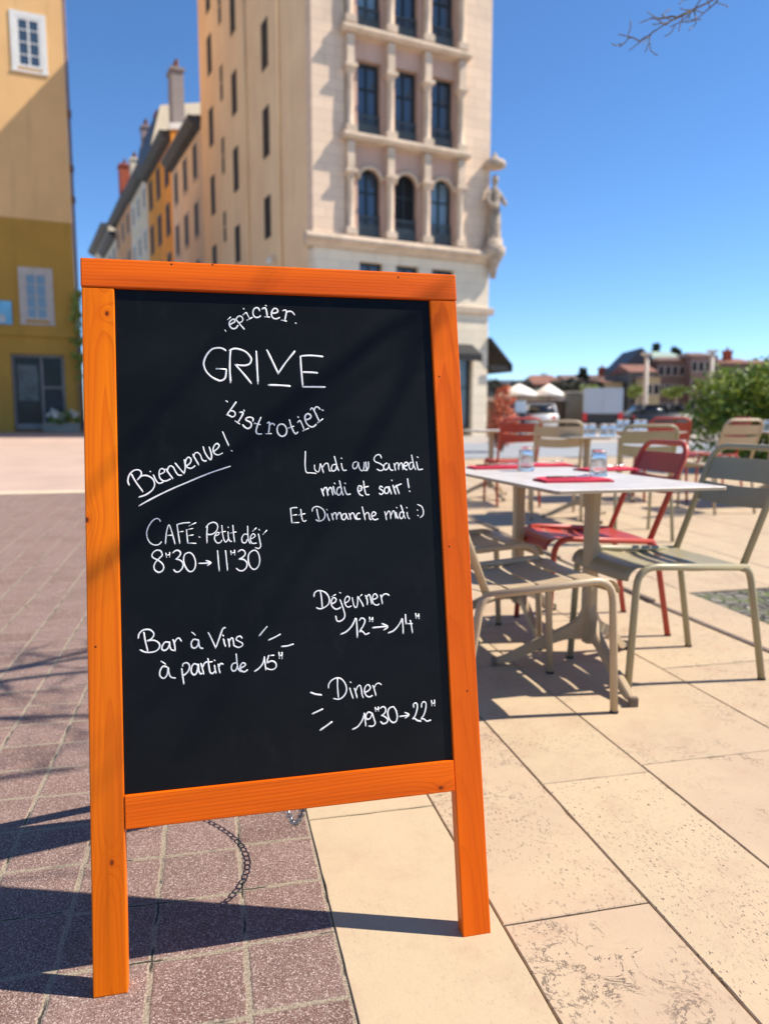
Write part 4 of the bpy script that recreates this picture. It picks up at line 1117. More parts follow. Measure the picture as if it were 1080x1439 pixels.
# --- the row of houses along the street behind it, same frontage line
def row_house(L0, L1, H, wall, label, x_in=0.0, depth=14, cols=3, rows=4, roof='slope', roofmat=None, rh=2.6, wz=1.7, trim=None, cornice=None, co=.8, cat='building', first=None, firewall=None):
    t = thing('street_house', label, cat, TC + TY * L0 + TX * x_in, TR, 'row of houses along the shaded street')
    D = L1 - L0
    m = MB(); m.box(0, depth, 0.01, D - .01, -.3, H); m.build('wall', wall, t)
    cm = cornice or ROOF_DARK
    m = MB(); m.prism([(0.0, H - .45), (-co * .55, H - .25), (-co, H + .1), (-co, H + .3), (.0, H + .34)], .0, D)
    m.build('eaves', cm, t)
    rm = roofmat or ROOF_DARK
    m = MB()
    if roof == 'mansard':
        m.prism([(.02, H + .34), (1.1, H + rh), (depth / 2, H + rh + 1.4), (depth - 1.1, H + rh), (depth, H + .34)], .02, D - .02)
    else:
        m.prism([(-.3, H + .345), (depth / 2, H + rh), (depth, H + .345)], .02, D - .02)
    m.build('roof', rm, t)
    if firewall:
        m = MB(); P = [(.0, H - 1), (.0, H + .35), (1.3, H + rh + .3), (depth / 2, H + rh + 1.6), (depth / 2, H - 1)] if roof == 'mansard' else [(.0, H - 2), (.0, H + .3), (4.2, H + 1.0), (4.2, H - 2)]
        m.prism(P, -.25, .0); m.build('firewall', firewall, t)
        if roof != 'mansard':
            m = MB(); m.prism([(-.1, H + .301), (-.1, H + .75), (4.3, H + 1.5), (4.3, H + 1.02)], -.35, .1); m.build('coping', WHITEPAINT, t)
    for i in range(cols):
        for j in range(rows):
            c = D * (i + .5) / cols; z0 = H - 2.9 - j * 3.6
            if z0 < 5: continue
            sash(t, c - .55, c + .55, z0, z0 + wz, -.027, PANE_FLAT, trim or DARKFRAME, (1, 2), 'y', .07, trim or GREYTRIM, .14, .05, .3)
    return t
def chimney(L, x, z0, z1, w, d, mat, label, pots=3):
    t = thing('chimney_stack', label, 'chimney', TC + TY * L + TX * x, TR, 'chimneys over the street roofs')
    m = MB(); m.box(-w / 2, w / 2, -d / 2, d / 2, z0, z1); m.box(-w / 2 - .1, w / 2 + .1, -d / 2 - .1, d / 2 + .1, z1 + .001, z1 + .2); m.build('stack', mat, t)
    for k in range(pots):
        yy = -d / 2 + d * (k + .5) / pots
        m = MB(); m.lathe([(.16, z1 + .2), (.13, z1 + .75), (.16, z1 + .8), (.1, z1 + .82)], 10, Matrix.Translation((0, yy, 0))); m.build('pot', ROOF_RED, t)
GREYR = plaster('grey_render', (.66, .55, .43)); ORR = plaster('orange_render', (.80, .35, .065)); CREAM = plaster('cream_render', (.82, .68, .48)); TERRA = plaster('terracotta_render', (.70, .36, .17)); BEIGE = plaster('beige_render', (.74, .62, .46))
CHG = plaster('chimney_grey', (.30, .27, .26)); CHR = plaster('chimney_red', (.42, .10, .05)); MAUVE = plaster('mauve_render', (.36, .27, .26))
row_house(19.5, 29.0, 19.4, GREYR, 'grey beige street house with a heavy dark cornice directly left of the tall corner building', roofmat=ROOF_BROWN, cols=3, rows=4, cornice=ROOF_DARK, co=.75, wz=2.0, rh=1.2)
row_house(29.0, 40.0, 21.6, ORR, 'bright orange street house with dark eaves in the middle of the row', roof='slope', rh=2.0, cols=3, rows=4, wz=2.0, trim=DARKFRAME, firewall=ORR)
row_house(40.0, 50.0, 22.4, CREAM, 'cream street house with slate mansard roof left of the orange house', roof='mansard', rh=5.0, cols=3, rows=4, trim=WHITEPAINT, firewall=CREAM)
row_house(50.0, 62.0, 22.6, TERRA, 'terracotta street house with slate mansard roof beyond the cream one', roof='mansard', rh=4.0, cols=3, rows=4)
row_house(62.0, 74.0, 21.6, BEIGE, 'beige street house with dark roof beyond the terracotta house', roof='mansard', rh=2.6, cols=3, rows=4)
e = row_house(74.0, 92.0, 25.2, CREAM, 'pale house with overhanging brown roof closing the far end of the street row', x_in=.6, roofmat=ROOF_BROWN, rh=4.5, cols=3, rows=3, co=.9, firewall=None)
chimney(30.2, .75, 21, 26.4, .85, 1.5, CHG, 'tall grey chimney stack standing above the orange house')
chimney(22.6, 2.6, 19, 23.3, 1.3, 1.3, CHG, 'short brown grey chimney touching the edge of the tall corner building', 2)
chimney(41.0, 1.6, 22, 27.2, 1.0, 1.2, CHR, 'small red chimney on the mansard roof of the cream house', 2)
chimney(62.5, 1.3, 22, 29.0, 1.2, 1.6, CHR, 'thick red brick chimney at the lower end of the dark roofs', 2)
chimney(34.5, 1.6, 22, 26.6, .8, 1.4, CHG, 'grey chimney on the ridge between the orange and cream houses', 3)
chimney(47.5, 1.3, 22, 28.2, .8, 1.2, MAUVE, 'mauve chimney on the mansard roof of the cream house', 3)
chimney(56.0, 1.4, 22, 27.8, .8, 1.3, CREAM, 'cream chimney on the mansard roof of the terracotta house', 3)
chimney(70.0, 1.6, 22, 26.6, .8, 1.2, CHG, 'grey chimney near the far end of the street row', 2)
mw = thing('roof_firewall', 'mauve rendered roof wall with pale coping behind the grey house', 'wall', TC + TY * 30.4 + TX * 2.9, TR)
m = MB(); m.box(0, 4.0, 0, .5, 19.5, 24.2); m.build('wall', MAUVE, mw)
m = MB(); m.box(-.1, 4.1, -.1, .6, 24.201, 24.45); m.build('coping', WHITEPAINT, mw)

# --- ochre and peach building on the left of the square
def left_building():
    t = thing('ochre_building', 'peach and ochre corner building on the left with white framed windows', 'building', (-16.71, 42, 0), R(24))
    m = MB(); m.box(-14, 0, 0, 14, 11.42, 30); m.build('upper_wall', PEACH, t)
    m = MB(); m.box(-14, -.001, .004, 13.9, 5.9, 11.419); m.build('middle_wall', OCHRE, t)
    m = MB(); m.box(-14, -3.36, .0, .6, -.3, 5.4); m.box(-.75, -.002, .0, .6, -.3, 5.4); m.box(-3.359, -.751, .003, .6, 4.46, 5.4); m.box(-14, -.002, .601, 13.9, -.3, 5.9); m.build('ground_floor_wall', OCHRE, t)
    m = MB(); m.box(-14, .06, -.14, .6, 5.401, 5.66); m.box(-14, .03, -.06, .6, 5.661, 5.899); m.build('string_course', OCHRE, t)
    m = MB(); m.box(-14, .7, -.7, 14, 30.001, 30.3); m.build('roof_edge', GREYTRIM, t)
    m = MB(); m.tube([(.09, .12, .5), (.09, .12, 30)], .07, 8); m.build('rain_pipe', ROOF_BROWN, t)
    for i in range(4):
        z = [22.9, 17.0, 14.2, 12.6][i]
        m = MB(); m.box(-.02, .22, .25, .65, z, z + .28); m.build('wall_bracket', ROOF_BROWN, t)
    for (x0, x1, z0, z1, pn) in ((-2.24, -1.08, 18.95, 21.35, PANE), (-2.52, -1.38, 6.25, 8.7, PANE_SKY), (-6.6, -5.4, 18.95, 21.35, PANE), (-6.9, -5.7, 6.25, 8.7, PANE)):
        wm = WHITEPAINT if z0 > 12 else GREYTRIM  # lower frames are white too, their shade is put into the grey
        sash(t, x0, x1, z0, z1, -.027, pn, wm, (1, 3), 'x', .12, wm, .26, .045, .3)
    w = sash(t, -2.24, -1.08, 21.36, 21.62, -.027, PANE_FLAT, GREYTRIM, (0, 0), 'x', .05, th=.3)
    # shop front
    m = MB(); f = .14
    for a, b, c, d in ((-3.35, -3.21, .45, 4.45), (-.9, -.76, .45, 4.45), (-3.209, -.901, 4.3, 4.45), (-3.209, -.901, .45, .75), (-1.95, -1.83, .751, 4.299), (-1.829, -.901, 2.65, 2.75)):
        m.box(a, b, .22, .36, c, d)
    sf = m.build('shop_front', simple('shop_paint', (.22, .21, .20), .6, .2, 3), t)
    m = MB(); m.box(-3.25, -.86, .37, .40, .5, 4.4); m.build('pane', SHOPGLASS, sf)
    m = MB(); m.box(-1.78, -.95, .30, .365, .9, 2.6); m.build('door_panel', DARKFRAME, sf)
    # things in the shop window
    m = MB(); m.cbox(-3.1, -2.1, .363, .369, 2.0, 3.9, .002); m.build('window_poster', simple('grey_poster', (.10, .125, .12), .5, .4, 2.5), sf)
    return t
left_building()
bs = thing('blue_wall_sign', 'small blue and white sign fixed to the ochre wall at the left edge', 'sign', (-16.71, 42, 0), R(24))
m = MB(); m.cbox(-4.6, -3.17, -.12, -.01, 5.95, 7.15, .02); m.build('panel', simple('sky_blue_panel', (.14, .42, .62), .4, .3, 1.2), bs)
m = MB(); m.cbox(-4.3, -3.5, -.14, -.121, 6.05, 6.45, .004); m.build('pale_picture', simple('pale_blot', (.55, .58, .58), .5, .3, 3), bs)
# ------------------------------------------------------------------ plants
def leaf_cloud(m, blobs, n, size, r, squash=.8, clump=.55):
    # leaves gathered in clumps on and inside a set of ellipsoids
    tot = sum(b[1].x * b[1].y * b[1].z for b in blobs) ** 1
    for c, rad in blobs:
        k = int(n * (rad.x * rad.y * rad.z) / tot)
        nc = max(4, k // 22)
        cl = []
        for _ in range(nc):
            d = Vector((r.gauss(0, 1), r.gauss(0, 1), r.gauss(0, 1))).normalized()
            q = .62 + .42 * r.random() ** .6
            cl.append(c + Vector((d.x * rad.x, d.y * rad.y, d.z * rad.z)) * q)
        cs = clump * (rad.x * rad.y * rad.z) ** (1 / 3) * .45
        for _ in range(k):
            p = r.choice(cl) + Vector((r.gauss(0, cs), r.gauss(0, cs), r.gauss(0, cs * squash)))
            s = size * (.6 + .8 * r.random())
            a = Vector((r.gauss(0, 1), r.gauss(0, 1), r.gauss(0, .7))).normalized()
            b = a.cross(Vector((r.gauss(0, 1), r.gauss(0, 1), r.gauss(0, 1)))).normalized()
            nn = a.cross(b) * s * .18
            m.add([p - a * s, p + b * s * .42 + nn, p + a * s, p - b * s * .42 + nn], [(0, 1, 2), (0, 2, 3)])
def plant(name, label, cat, loc, blobs, n, size, mat, stems=5, seed=1, group=None, core=True, flowers=None, trunk=.03, bright_top=None):
    t = thing(name, label, cat, loc, 0, group)
    r = random.Random(seed)
    B = [(Vector(c), Vector(q)) for c, q in blobs]
    m = MB(); leaf_cloud(m, B, n, size, r); m.build('foliage', mat, t, fix=False)
    if bright_top:
        m = MB(); leaf_cloud(m, [(c + Vector((0, -.12, q.z * .45)), Vector((q.x * .95, q.y * .9, q.z * .75))) for c, q in B if c.z > .8], int(n * .22), size * .85, r); m.build('bright_foliage', bright_top, t, fix=False)  # bright top of the plant painted with lighter leaves
    m = MB()
    for i in range(stems):
        c, q = r.choice(B)
        e = c + Vector((r.uniform(-.5, .5) * q.x, r.uniform(-.5, .5) * q.y, r.uniform(-.2, .6) * q.z))
        b = Vector((c.x * .5 + r.uniform(-.2, .2) * q.x, c.y * .5, 0))
        m.tube(smooth_path([b, (b + e) / 2 + Vector((r.uniform(-.1, .1), 0, 0)), e], 4), trunk, 6, True, 1, None)
    m.build('stem', BARK, t)
    if flowers:
        fm, cnt, fs = flowers
        for k in range(cnt):
            c, q = r.choice(B)
            d = Vector((r.uniform(-1, 1), -1, r.uniform(-.3, .9))).normalized()
            p = c + Vector((d.x * q.x, d.y * q.y, d.z * q.z)) * 1.02
            m = MB()
            for a in range(7):
                th = 2 * math.pi * a / 7
                pp = p + Vector((math.cos(th), 0, math.sin(th))) * fs * .5
                m.add([p + Vector((0, -.02, 0)), pp + Vector((math.sin(th), 0, -math.cos(th))) * fs * .3, p + Vector((math.cos(th), -.2, math.sin(th))) * fs, pp - Vector((math.sin(th), 0, -math.cos(th))) * fs * .3], [(0, 1, 2, 3)])
            m.build('flower', fm, t, fix=False)
    return t
hb = []
r_ = random.Random(5)
for i in range(11):
    x = -1.6 + i * .48
    hb.append(((x, r_.uniform(-.2, .3), .62 + .1 * r_.random()), (.50, .62, .62)))
    hb.append(((x + .1, r_.uniform(-.1, .3), 0.98 + min(.82, .17 * i) + .14 * r_.random()), (.48, .55, .46)))
plant('hedge', 'big glossy green hedge behind the right side of the terrace', 'hedge', (7.30, 12.6, g(12.6)), hb, 30000, .058, LEAF, 14, 11, flowers=(PETAL_O, 2, .06), bright_top=LEAF_TOP)
plant('red_shrub', 'small red leaved shrub at the foot of the corner building', 'shrub', (3.02, 19.5, g(19.5)), [((0, 0, .75), (.28, .3, .55)), ((.06, 0, 1.25), (.22, .25, .35)), ((-.08, 0, .4), (.25, .3, .35))], 1500, .06, LEAF_R, 5, 3)

# --- leafless tree standing to the right of the frame, its twigs and shadows reach into it
def bare_tree():
    t = thing('bare_tree', 'leafless tree whose thin twigs hang into the top right corner of the sky', 'tree', (3.9, .55, 0))
    O = Vector((3.9, .55, 0))
    r = random.Random(21)
    m = MB()
    m.tube(smooth_path([(0, 0, -.1), (.02, .03, .9), (-.04, .05, 1.9), (0, .1, 2.75)], 6), .13, 14, True, 1, [.17 - .0032 * i for i in range(19)]); m.build('trunk', BARK, t)
    limbs = []
    def limb(P, r0, r1, twigs, seed, tl=.9, t0=.25):
        P = [Vector(p) - O for p in P]
        Q = smooth_path(P, 8)
        mm = MB(); k = len(Q)
        mm.tube(Q, r0, 8, True, 1, [r0 + (r1 - r0) * (i / k) for i in range(k)])
        rr = random.Random(seed)
        def twig(p, d, L, rad, depth):
            pts = [p]; dd = d.copy()
            n = 5
            for i in range(n):
                dd = (dd + Vector((rr.gauss(0, .22), rr.gauss(0, .22), rr.gauss(0.02, .2)))).normalized()
                pts.append(pts[-1] + dd * L / n)
            S = smooth_path(pts, 3)
            mm.tube(S, rad, 5, True, 1, [max(.0022, rad * (1 - .75 * i / len(S))) for i in range(len(S))])
            if depth > 0:
                for _ in range(3):
                    q = rr.randint(1, n - 1)
                    nd = (dd + Vector((rr.gauss(0, .8), rr.gauss(0, .8), rr.gauss(0, .6)))).normalized()
                    twig(pts[q], nd, L * (.45 + .3 * rr.random()), rad * .6, depth - 1)
        for i in range(twigs):
            q = int(k * (t0 + (.97 - t0) * i / twigs))
            T = (Q[min(q + 1, k - 1)] - Q[q - 1]).normalized()
            d = (T * .5 + Vector((rr.gauss(0, .7), rr.gauss(0, .7), rr.gauss(.15, .55)))).normalized()
            twig(Q[q], d, tl * (.6 + .6 * rr.random()), max(.004, (r0 + (r1 - r0) * q / k) * .5), 1)
        mm.build('branch', BARK, t)
    top = (3.88, .65, 2.7)
    limb([top, (3.4, .75, 3.15), (2.9, .95, 3.4), (1.8, 1.12, 3.6), (1.15, 1.7, 3.7), (1.12, 2.6, 3.6), (1.4, 3.2, 3.3), (1.49, 3.55, 3.0), (1.502, 3.5, 2.93)], .05, .006, 12, 4, .5, .55)
    limb([top, (4.6, .3, 3.6), (5.6, -.4, 4.6)], .06, .012, 6, 16)
    limb([top, (3.4, .0, 3.8), (2.6, -.6, 4.6), (1.8, -.9, 5.0)], .05, .010, 6, 17, .6)
    limb([top, (3.9, .2, 3.7), (4.1, -.5, 4.9)], .05, .010, 6, 18)
    # side branches whose shadows streak the paving on the left
    limb([(1.13, 1.9, 3.68), (1.6, 2.15, 3.6), (2.4, 2.4, 3.7)], .030, .009, 8, 41, .45, .2)
    limb([(1.12, 2.4, 3.62), (1.7, 2.72, 3.55), (2.5, 2.8, 3.72)], .028, .009, 8, 43, .45, .2)
    limb([(1.25, 2.9, 3.46), (1.8, 3.2, 3.42), (2.6, 3.3, 3.55)], .026, .008, 8, 45, .40, .2)
    limb([(1.4, 3.2, 3.3), (1.9, 3.5, 3.32), (2.6, 3.6, 3.5)], .020, .007, 8, 46, .35, .2)
    limb([(1.12, 2.1, 3.66), (.7, 2.5, 3.8), (.3, 3.0, 3.8)], .024, .008, 8, 47, .45, .2)
    limb([(1.8, 1.12, 3.6), (2.0, 1.55, 3.6), (2.25, 1.82, 3.65), (2.6, 1.62, 3.72)], .011, .006, 5, 48, .35, .3)
    # the twig seen against the sky
    limb([(1.502, 3.5, 2.93), (1.491, 3.5, 2.86), (1.412, 3.5, 2.795), (1.28, 3.5, 2.735), (1.172, 3.5, 2.672), (1.063, 3.5, 2.592)], .0055, .0018, 8, 35, .17)
bare_tree()

# flower box by the ochre building and a creeper on its corner
fb = thing('flower_box', 'low planter of white flowers at the foot of the ochre building', 'planter', (-16.9, 39.8, g(39.8)), R(20))
m = MB(); m.cbox(-.9, .9, -.3, .3, 0, .5, .03); m.build('box', QUAY, fb)
m = MB(); leaf_cloud(m, [(Vector((0, 0, .75)), Vector((.85, .35, .28)))], 500, .09, random.Random(4)); m.build('foliage', LEAF, fb, fix=False)
m = MB(); leaf_cloud(m, [(Vector((0, -.05, .92)), Vector((.8, .35, .2)))], 260, .10, random.Random(6)); m.build('blossom', PETAL_W, fb, fix=False)
plant('creeper', 'green creeper growing up the corner of the ochre building', 'climbing plant', (-16.6, 41.6, g(41)), [((0, 0, 4.6), (.3, .25, 1.0)), ((.06, 0, 6.4), (.3, .25, 1.2)), ((.02, 0, 2.5), (.12, .12, 1.6))], 700, .13, LEAF_Y, 3, 8)

# ------------------------------------------------------------------ street and river bank behind the terrace
def wheel(parent, x, y, rad, w=.2):
    M = Matrix.Translation((x, y, rad)) @ Matrix.Rotation(R(90), 4, 'X')
    m = MB(); m.lathe([(rad * .62, -w / 2), (rad * .95, -w / 2), (rad, -w / 2 + .03), (rad, w / 2 - .03), (rad * .95, w / 2), (rad * .62, w / 2), (rad * .62, -w / 2)], 24, M); o = m.build('wheel', TYRE, parent)
    m = MB(); m.lathe([(0, -w * .3), (rad * .6, -w * .42), (rad * .62, 0), (rad * .6, w * .42), (0, w * .3)], 20, M); m.build('rim', RIM, o)
def car(x, y, deg, paint, label, L=4.1, W=1.75, H=1.48):
    t = thing('parked_car', label, 'car', (x, y, g(y)), R(deg), 'cars parked by the river wall')
    # side profile (front at +x)
    body = [(-L / 2, .42), (-L / 2 + .02, .75), (-L / 2 + .08, .95), (L / 2 - 1.05, .98), (L / 2 - .25, .80), (L / 2, .62), (L / 2 - .02, .32), (L / 2 - .2, .24), (-L / 2 + .15, .26)]
    m = MB(); bm = bmesh.new()
    n = len(body); v0 = [bm.verts.new((a, -W / 2, b)) for a, b in body]; v1 = [bm.verts.new((a, W / 2, b)) for a, b in body]
    bm.faces.new(v0); bm.faces.new(v1[::-1])
    for i in range(n): bm.faces.new((v0[i], v0[(i + 1) % n], v1[(i + 1) % n], v1[i]))
    bmesh.ops.bevel(bm, geom=bm.edges[:], offset=.06, segments=3, affect='EDGES')
    m.bm(bm, None, True); m.build('body', paint, t)
    cab = [(-L / 2 + .1, .94), (-L / 2 + .5, H - .08), (-L / 2 + .9, H), (.1, H), (.45, H - .05), (L / 2 - 1.0, .96)]
    m = MB(); bm = bmesh.new(); n = len(cab)
    v0 = [bm.verts.new((a, -W / 2 + .1 + (.12 if b > 1.2 else 0), b)) for a, b in cab]; v1 = [bm.verts.new((a, W / 2 - .1 - (.12 if b > 1.2 else 0), b)) for a, b in cab]
    bm.faces.new(v0); bm.faces.new(v1[::-1])
    for i in range(n): bm.faces.new((v0[i], v0[(i + 1) % n], v1[(i + 1) % n], v1[i]))
    bmesh.ops.bevel(bm, geom=bm.edges[:], offset=.03, segments=2, affect='EDGES'); m.bm(bm, None, True); m.build('windows', CARGLASS, t)
    m = MB(); m.cbox(-L / 2 + .55, .42, -W / 2 + .2, W / 2 - .2, H - .03, H + .025, .02)
    for yy in (-1, 1):
        y0 = yy * (W / 2 - .135)
        m.tube([(-L / 2 + .2, yy * (W / 2 - .1), .97), (-L / 2 + .62, y0 - yy * .07, H - .05)], .05, 6); m.tube([(-.2, yy * (W / 2 - .1), .97), (-.2, y0 - yy * .07, H - .03)], .04, 6); m.tube([(L / 2 - 1.02, yy * (W / 2 - .1), .97), (.40, y0 - yy * .07, H - .03)], .04, 6)
    m.build('roof', paint, t)
    for sx in (-1, 1):
        for sy in (-1, 1): wheel(t, sx * (L / 2 - .75), sy * (W / 2 - .12), .31)
    for sy in (-1, 1):
        m = MB(); m.cbox(-L / 2 - .02, -L / 2 + .1, sy * (W / 2 - .22) - .12, sy * (W / 2 - .22) + .12, .66, .86, .02); m.build('tail_light', TAIL, t)
        m = MB(); m.cbox(L / 2 - .3, L / 2 - .02, sy * (W / 2 - .25) - .14, sy * (W / 2 - .25) + .14, .60, .74, .02); m.build('headlight', CAR_WHITE, t)
    m = MB(); m.cbox(-L / 2 - .03, -L / 2 + .02, -.26, .26, .46, .57, .005); m.build('number_plate', WHITEPAINT, t)
    return t
car(8.6, 42.0, 80, CAR_WHITE, 'small white car parked in the distance left of the pale van')
car(6.9, 41.5, 76, CAR_DARK, 'dark car parked in the distance beside the red shrub')
car(16.4, 44.5, 8, CAR_DARK, 'dark car parked sideways in the distance in front of the hedge', 4.5)
def van():
    t = thing('parked_van', 'pale blue grey box van seen from behind, parked by the river', 'van', (12.75, 44.5, g(44)), R(74))
    m = MB(); m.cbox(-2.6, 1.3, -1.05, 1.05, .95, 2.35, .05); m.build('cargo_box', VAN_GREY, t)
    m = MB(); m.cbox(1.31, 3.0, -.98, .98, .45, 1.5, .1); m.prism([(1.32, 1.5), (1.5, 2.2), (2.1, 2.2), (2.8, 1.5)], -.92, .92); m.build('cab', VAN_GREY, t)
    m = MB(); m.cbox(-2.58, 2.8, -1.0, 1.0, .34, .945, .03); m.build('chassis', DARK, t)
    for x in (-1.6, 2.1):
        for y in (-.88, .88): wheel(t, x, y, .36, .24)
    m = MB(); m.box(-2.63, -2.601, -.95, -.015, 1.0, 2.25); m.build('rear_door', VAN_GREY, t)
    m = MB(); m.box(-2.63, -2.601, .015, .95, 1.0, 2.25); m.build('rear_door', VAN_GREY, t)
    for y in (-.94, .94):
        m = MB(); m.cbox(-2.68, -2.56, y - .12, y + .12, .55, 1.0, .02); m.build('tail_light', TAIL, t)
    m = MB(); m.cbox(-2.7, -2.56, -.8, .8, .40, .52, .02); m.build('bumper', DARK, t)
van()
def motorbike(x, y, deg, label):
    t = thing('parked_scooter', label, 'scooter', (x, y, g(y)), R(deg))
    for xx in (-.6, .6): wheel(t, xx, 0, .26, .12)
    m = MB(); m.prism([(-.75, .55), (-.7, .8), (-.1, .82), (0, .5), (.3, .35), (.42, .95), (.52, .95), (.5, .3), (-.3, .25)], -.17, .17); m.build('body', CAR_DARK, t)
    m = MB(); m.cbox(-.72, -.02, -.14, .14, .825, .9, .04); m.build('seat', RUBBER, t)
    m = MB(); m.tube([(.46, -.34, 1.05), (.44, 0, 1.0), (.46, .34, 1.05)], .02, 6); m.build('handlebar', DARK, t)
    m = MB(); m.cbox(.36, .40, -.2, .2, 1.0, 1.4, .02); m.build('windscreen', CAR_WHITE, t)
motorbike(4.6, 26.5, 60, 'dark scooter parked beside the red shrub')

qw = thing('quay_wall', 'long grey stone parapet along the river behind the parked cars', 'wall', (4, 52, g(50)))
m = MB(); m.box(-2, 60, 0, .5, -.3, 1.0); m.build('wall', QUAY, qw)
m = MB(); m.box(-2.05, 60, -.08, .58, 1.001, 1.2); m.build('coping', QUAY, qw)
gp = thing('stone_gate_pillar', 'broad grey stone pillar between the white car and the pale van', 'pillar', (11.9, 47.5, g(47.5)))
m = MB(); m.cbox(-.75, .75, -.6, .6, -.2, 2.15, .05); m.build('shaft', QUAY, gp)
m = MB(); m.cbox(-.85, .85, -.7, .7, 2.151, 2.35, .06); m.build('cap', QUAY, gp)
lw_ = thing('dark_shelter', 'low dark flat roofed kiosk in the distance left of the stone pillar', 'kiosk', (8.9, 47.0, g(47)))
m = MB(); m.box(-2.4, 2.0, 0, 1.4, -.1, 1.75); m.build('wall', ROOF_BROWN, lw_)
m = MB(); m.box(-2.6, 2.2, -.3, 1.6, 1.751, 2.0); m.build('roof', GREYTRIM, lw_)
m = MB(); m.box(-1.8, 1.2, -.02, .1, .5, 1.4); m.build('window', PANE_FLAT, lw_)
def parasol(x, y, s, label):
    t = thing('white_parasol', label, 'parasol', (x, y, g(y)), 0, 'white parasols in the distance')
    m = MB(); m.tube([(0, 0, 0), (0, 0, 2.7)], .035, 8); m.build('pole', DARK, t)
    m = MB(); m.lathe([(s, 2.05), (s, 2.2), (s * .5, 2.5), (.04, 2.75), (.0, 2.76)], 8); m.lathe([(s * .98, 2.19), (.04, 2.72)], 8); m.build('canopy', WHITECLOTH, t)
    m = MB(); m.lathe([(0, 0), (.3, 0), (.3, .08), (.06, .1), (0, .1)], 14); m.build('base', QUAY, t)
parasol(8.1, 46.0, 1.15, 'white parasol farthest left in the distance, above the white car')
parasol(9.9, 46.0, .9, 'white parasol in the distance just right of the other one')
def mast(x, y, H, label):
    t = thing('lamp_post', label, 'lamp post', (x, y, g(y)), 0, 'pale lamp posts on the river bank')
    m = MB(); m.tube([(0, 0, 0), (0, 0, .6), (0, 0, H)], .16, 10, True, 1, [.26, .2, .16]); m.build('pole', GREYTRIM, t)
    m = MB(); m.cbox(-.4, .4, -.2, .2, H, H + .22, .05); m.build('lamp_head', GREYTRIM, t)
mast(20.5, 60.0, 5.6, 'pale lamp post on the river bank in front of the dark gabled house')
mast(25.6, 60.0, 5.8, 'pale lamp post on the river bank right of the brown houses, above the hedge')

# --- far bank: houses and trees
WN = {}
def far_house(name_label, x0, x1, y, H, wall, roofm, roof='gable', rh=5, depth=12, z0=-2, nw=4, fl=2, ridge=None):
    t = thing('far_house', name_label, 'house', ((x0 + x1) / 2, y, z0), 0, 'houses on the far river bank')
    w = (x1 - x0) / 2
    m = MB(); m.box(-w, w, 0, depth, 0, H); m.build('wall', wall, t)
    m = MB()
    if roof == 'gable':                                    # gable end faces us
        c = (ridge if ridge is not None else .0) * w
        m.prism([(-w - .3, H + .005), (c, H + rh), (w + .3, H + .005)], -.3, depth + .3)
    elif roof == 'hip':
        m.add([(-w - .4, -.4, H + .005), (w + .4, -.4, H + .005), (w + .4, depth + .4, H + .005), (-w - .4, depth + .4, H + .005), (-w * .55, depth / 2, H + rh), (w * .55, depth / 2, H + rh)], [(0, 1, 5, 4), (1, 2, 5), (2, 3, 4, 5), (3, 0, 4), (0, 3, 2, 1)])
    else:
        m.prism([(-.4, H + .005), (depth / 2, H + rh), (depth + .4, H + .005)], -w - .3, w + .3, Matrix(((0, 1, 0, 0), (1, 0, 0, 0), (0, 0, 1, 0), (0, 0, 0, 1))))
    m.build('roof', roofm, t)
    for j in range(fl):
        for i in range(nw):
            c = -w + 2 * w * (i + .5) / nw; zz = H - 3.0 - j * 3.6
            if zz < 3: continue
            mm = MB(); ww = .55
            mm.box(-ww, ww, -.08, -.001, 0, 1.9); mm.cur = 1; mm.box(-ww + .12, ww - .12, -.10, -.081, .12, 1.78)
            if 'w' not in WN:
                o = mm.build('window', [GREYTRIM, PANE_FLAT], t); WN['w'] = o
            else:
                o = WN['w'].copy(); scn.collection.objects.link(o); o.parent = t
            o.location = (c, 0, zz)
    return t
F_GREY = plaster('far_grey', (.15, .145, .13)); F_YEL = plaster('far_yellow', (.48, .36, .20)); F_BROWN = plaster('far_brown', (.20, .125, .10)); F_PINK = plaster('far_pink', (.26, .165, .14)); F_MAR = plaster('far_maroon', (.13, .045, .045))
Y = 150.0
k = Y / 1060
def X(px, dy=0): return (px - 540) * (Y + dy) / 1060
def Z(py, dy=0): return 1 + (589 - py) * (Y + dy) / 1060
def fh(label, a, b, ytop, yeave, wall, roofm, roof, dy=0, **kw):
    z0 = -3.0
    far_house(label, X(a, dy), X(b, dy), Y + dy, Z(yeave, dy) - z0, wall, roofm, roof, Z(ytop, dy) - Z(yeave, dy), z0=z0, **kw)
fh('far house with low grey roof beside the corner building awning', 690, 742, 533, 541, F_GREY, ROOF_DARK, 'side', 10, nw=5)
fh('far maroon gabled house with a wide red roof', 738, 792, 526, 541, F_MAR, ROOF_RED, 'hip', 0, nw=4)
fh('long grey far house with brown red roof and a red dormer', 790, 872, 526, 535, F_GREY, ROOF_BROWN, 'side', 22, nw=8)
fh('small yellow far house left of the dark gabled house', 845, 870, 533, 538, F_YEL, ROOF_RED, 'side', -6, nw=2, fl=1)
fh('large far house with steep dark gable roof', 868, 923, 491, 520, F_GREY, ROOF_DARK, 'gable', 4, nw=4, ridge=-.05, fl=3)
fh('low far annexe with bright red roof in front of the dark gable', 880, 916, 511, 524, F_GREY, ROOF_RED, 'side', -8, nw=3)
fh('pale yellow far facade behind the left lamp post', 902, 922, 528, 532, F_YEL, ROOF_BROWN, 'side', -14, nw=2, fl=1)
fh('far pavilion with green copper roof behind the dark gable', 912, 955, 493, 506, F_PINK, COPPER, 'hip', 18, nw=4)
fh('long brown far house with hipped tile roof', 918, 975, 500, 508, F_BROWN, ROOF_BROWN, 'hip', 0, nw=6, fl=4)
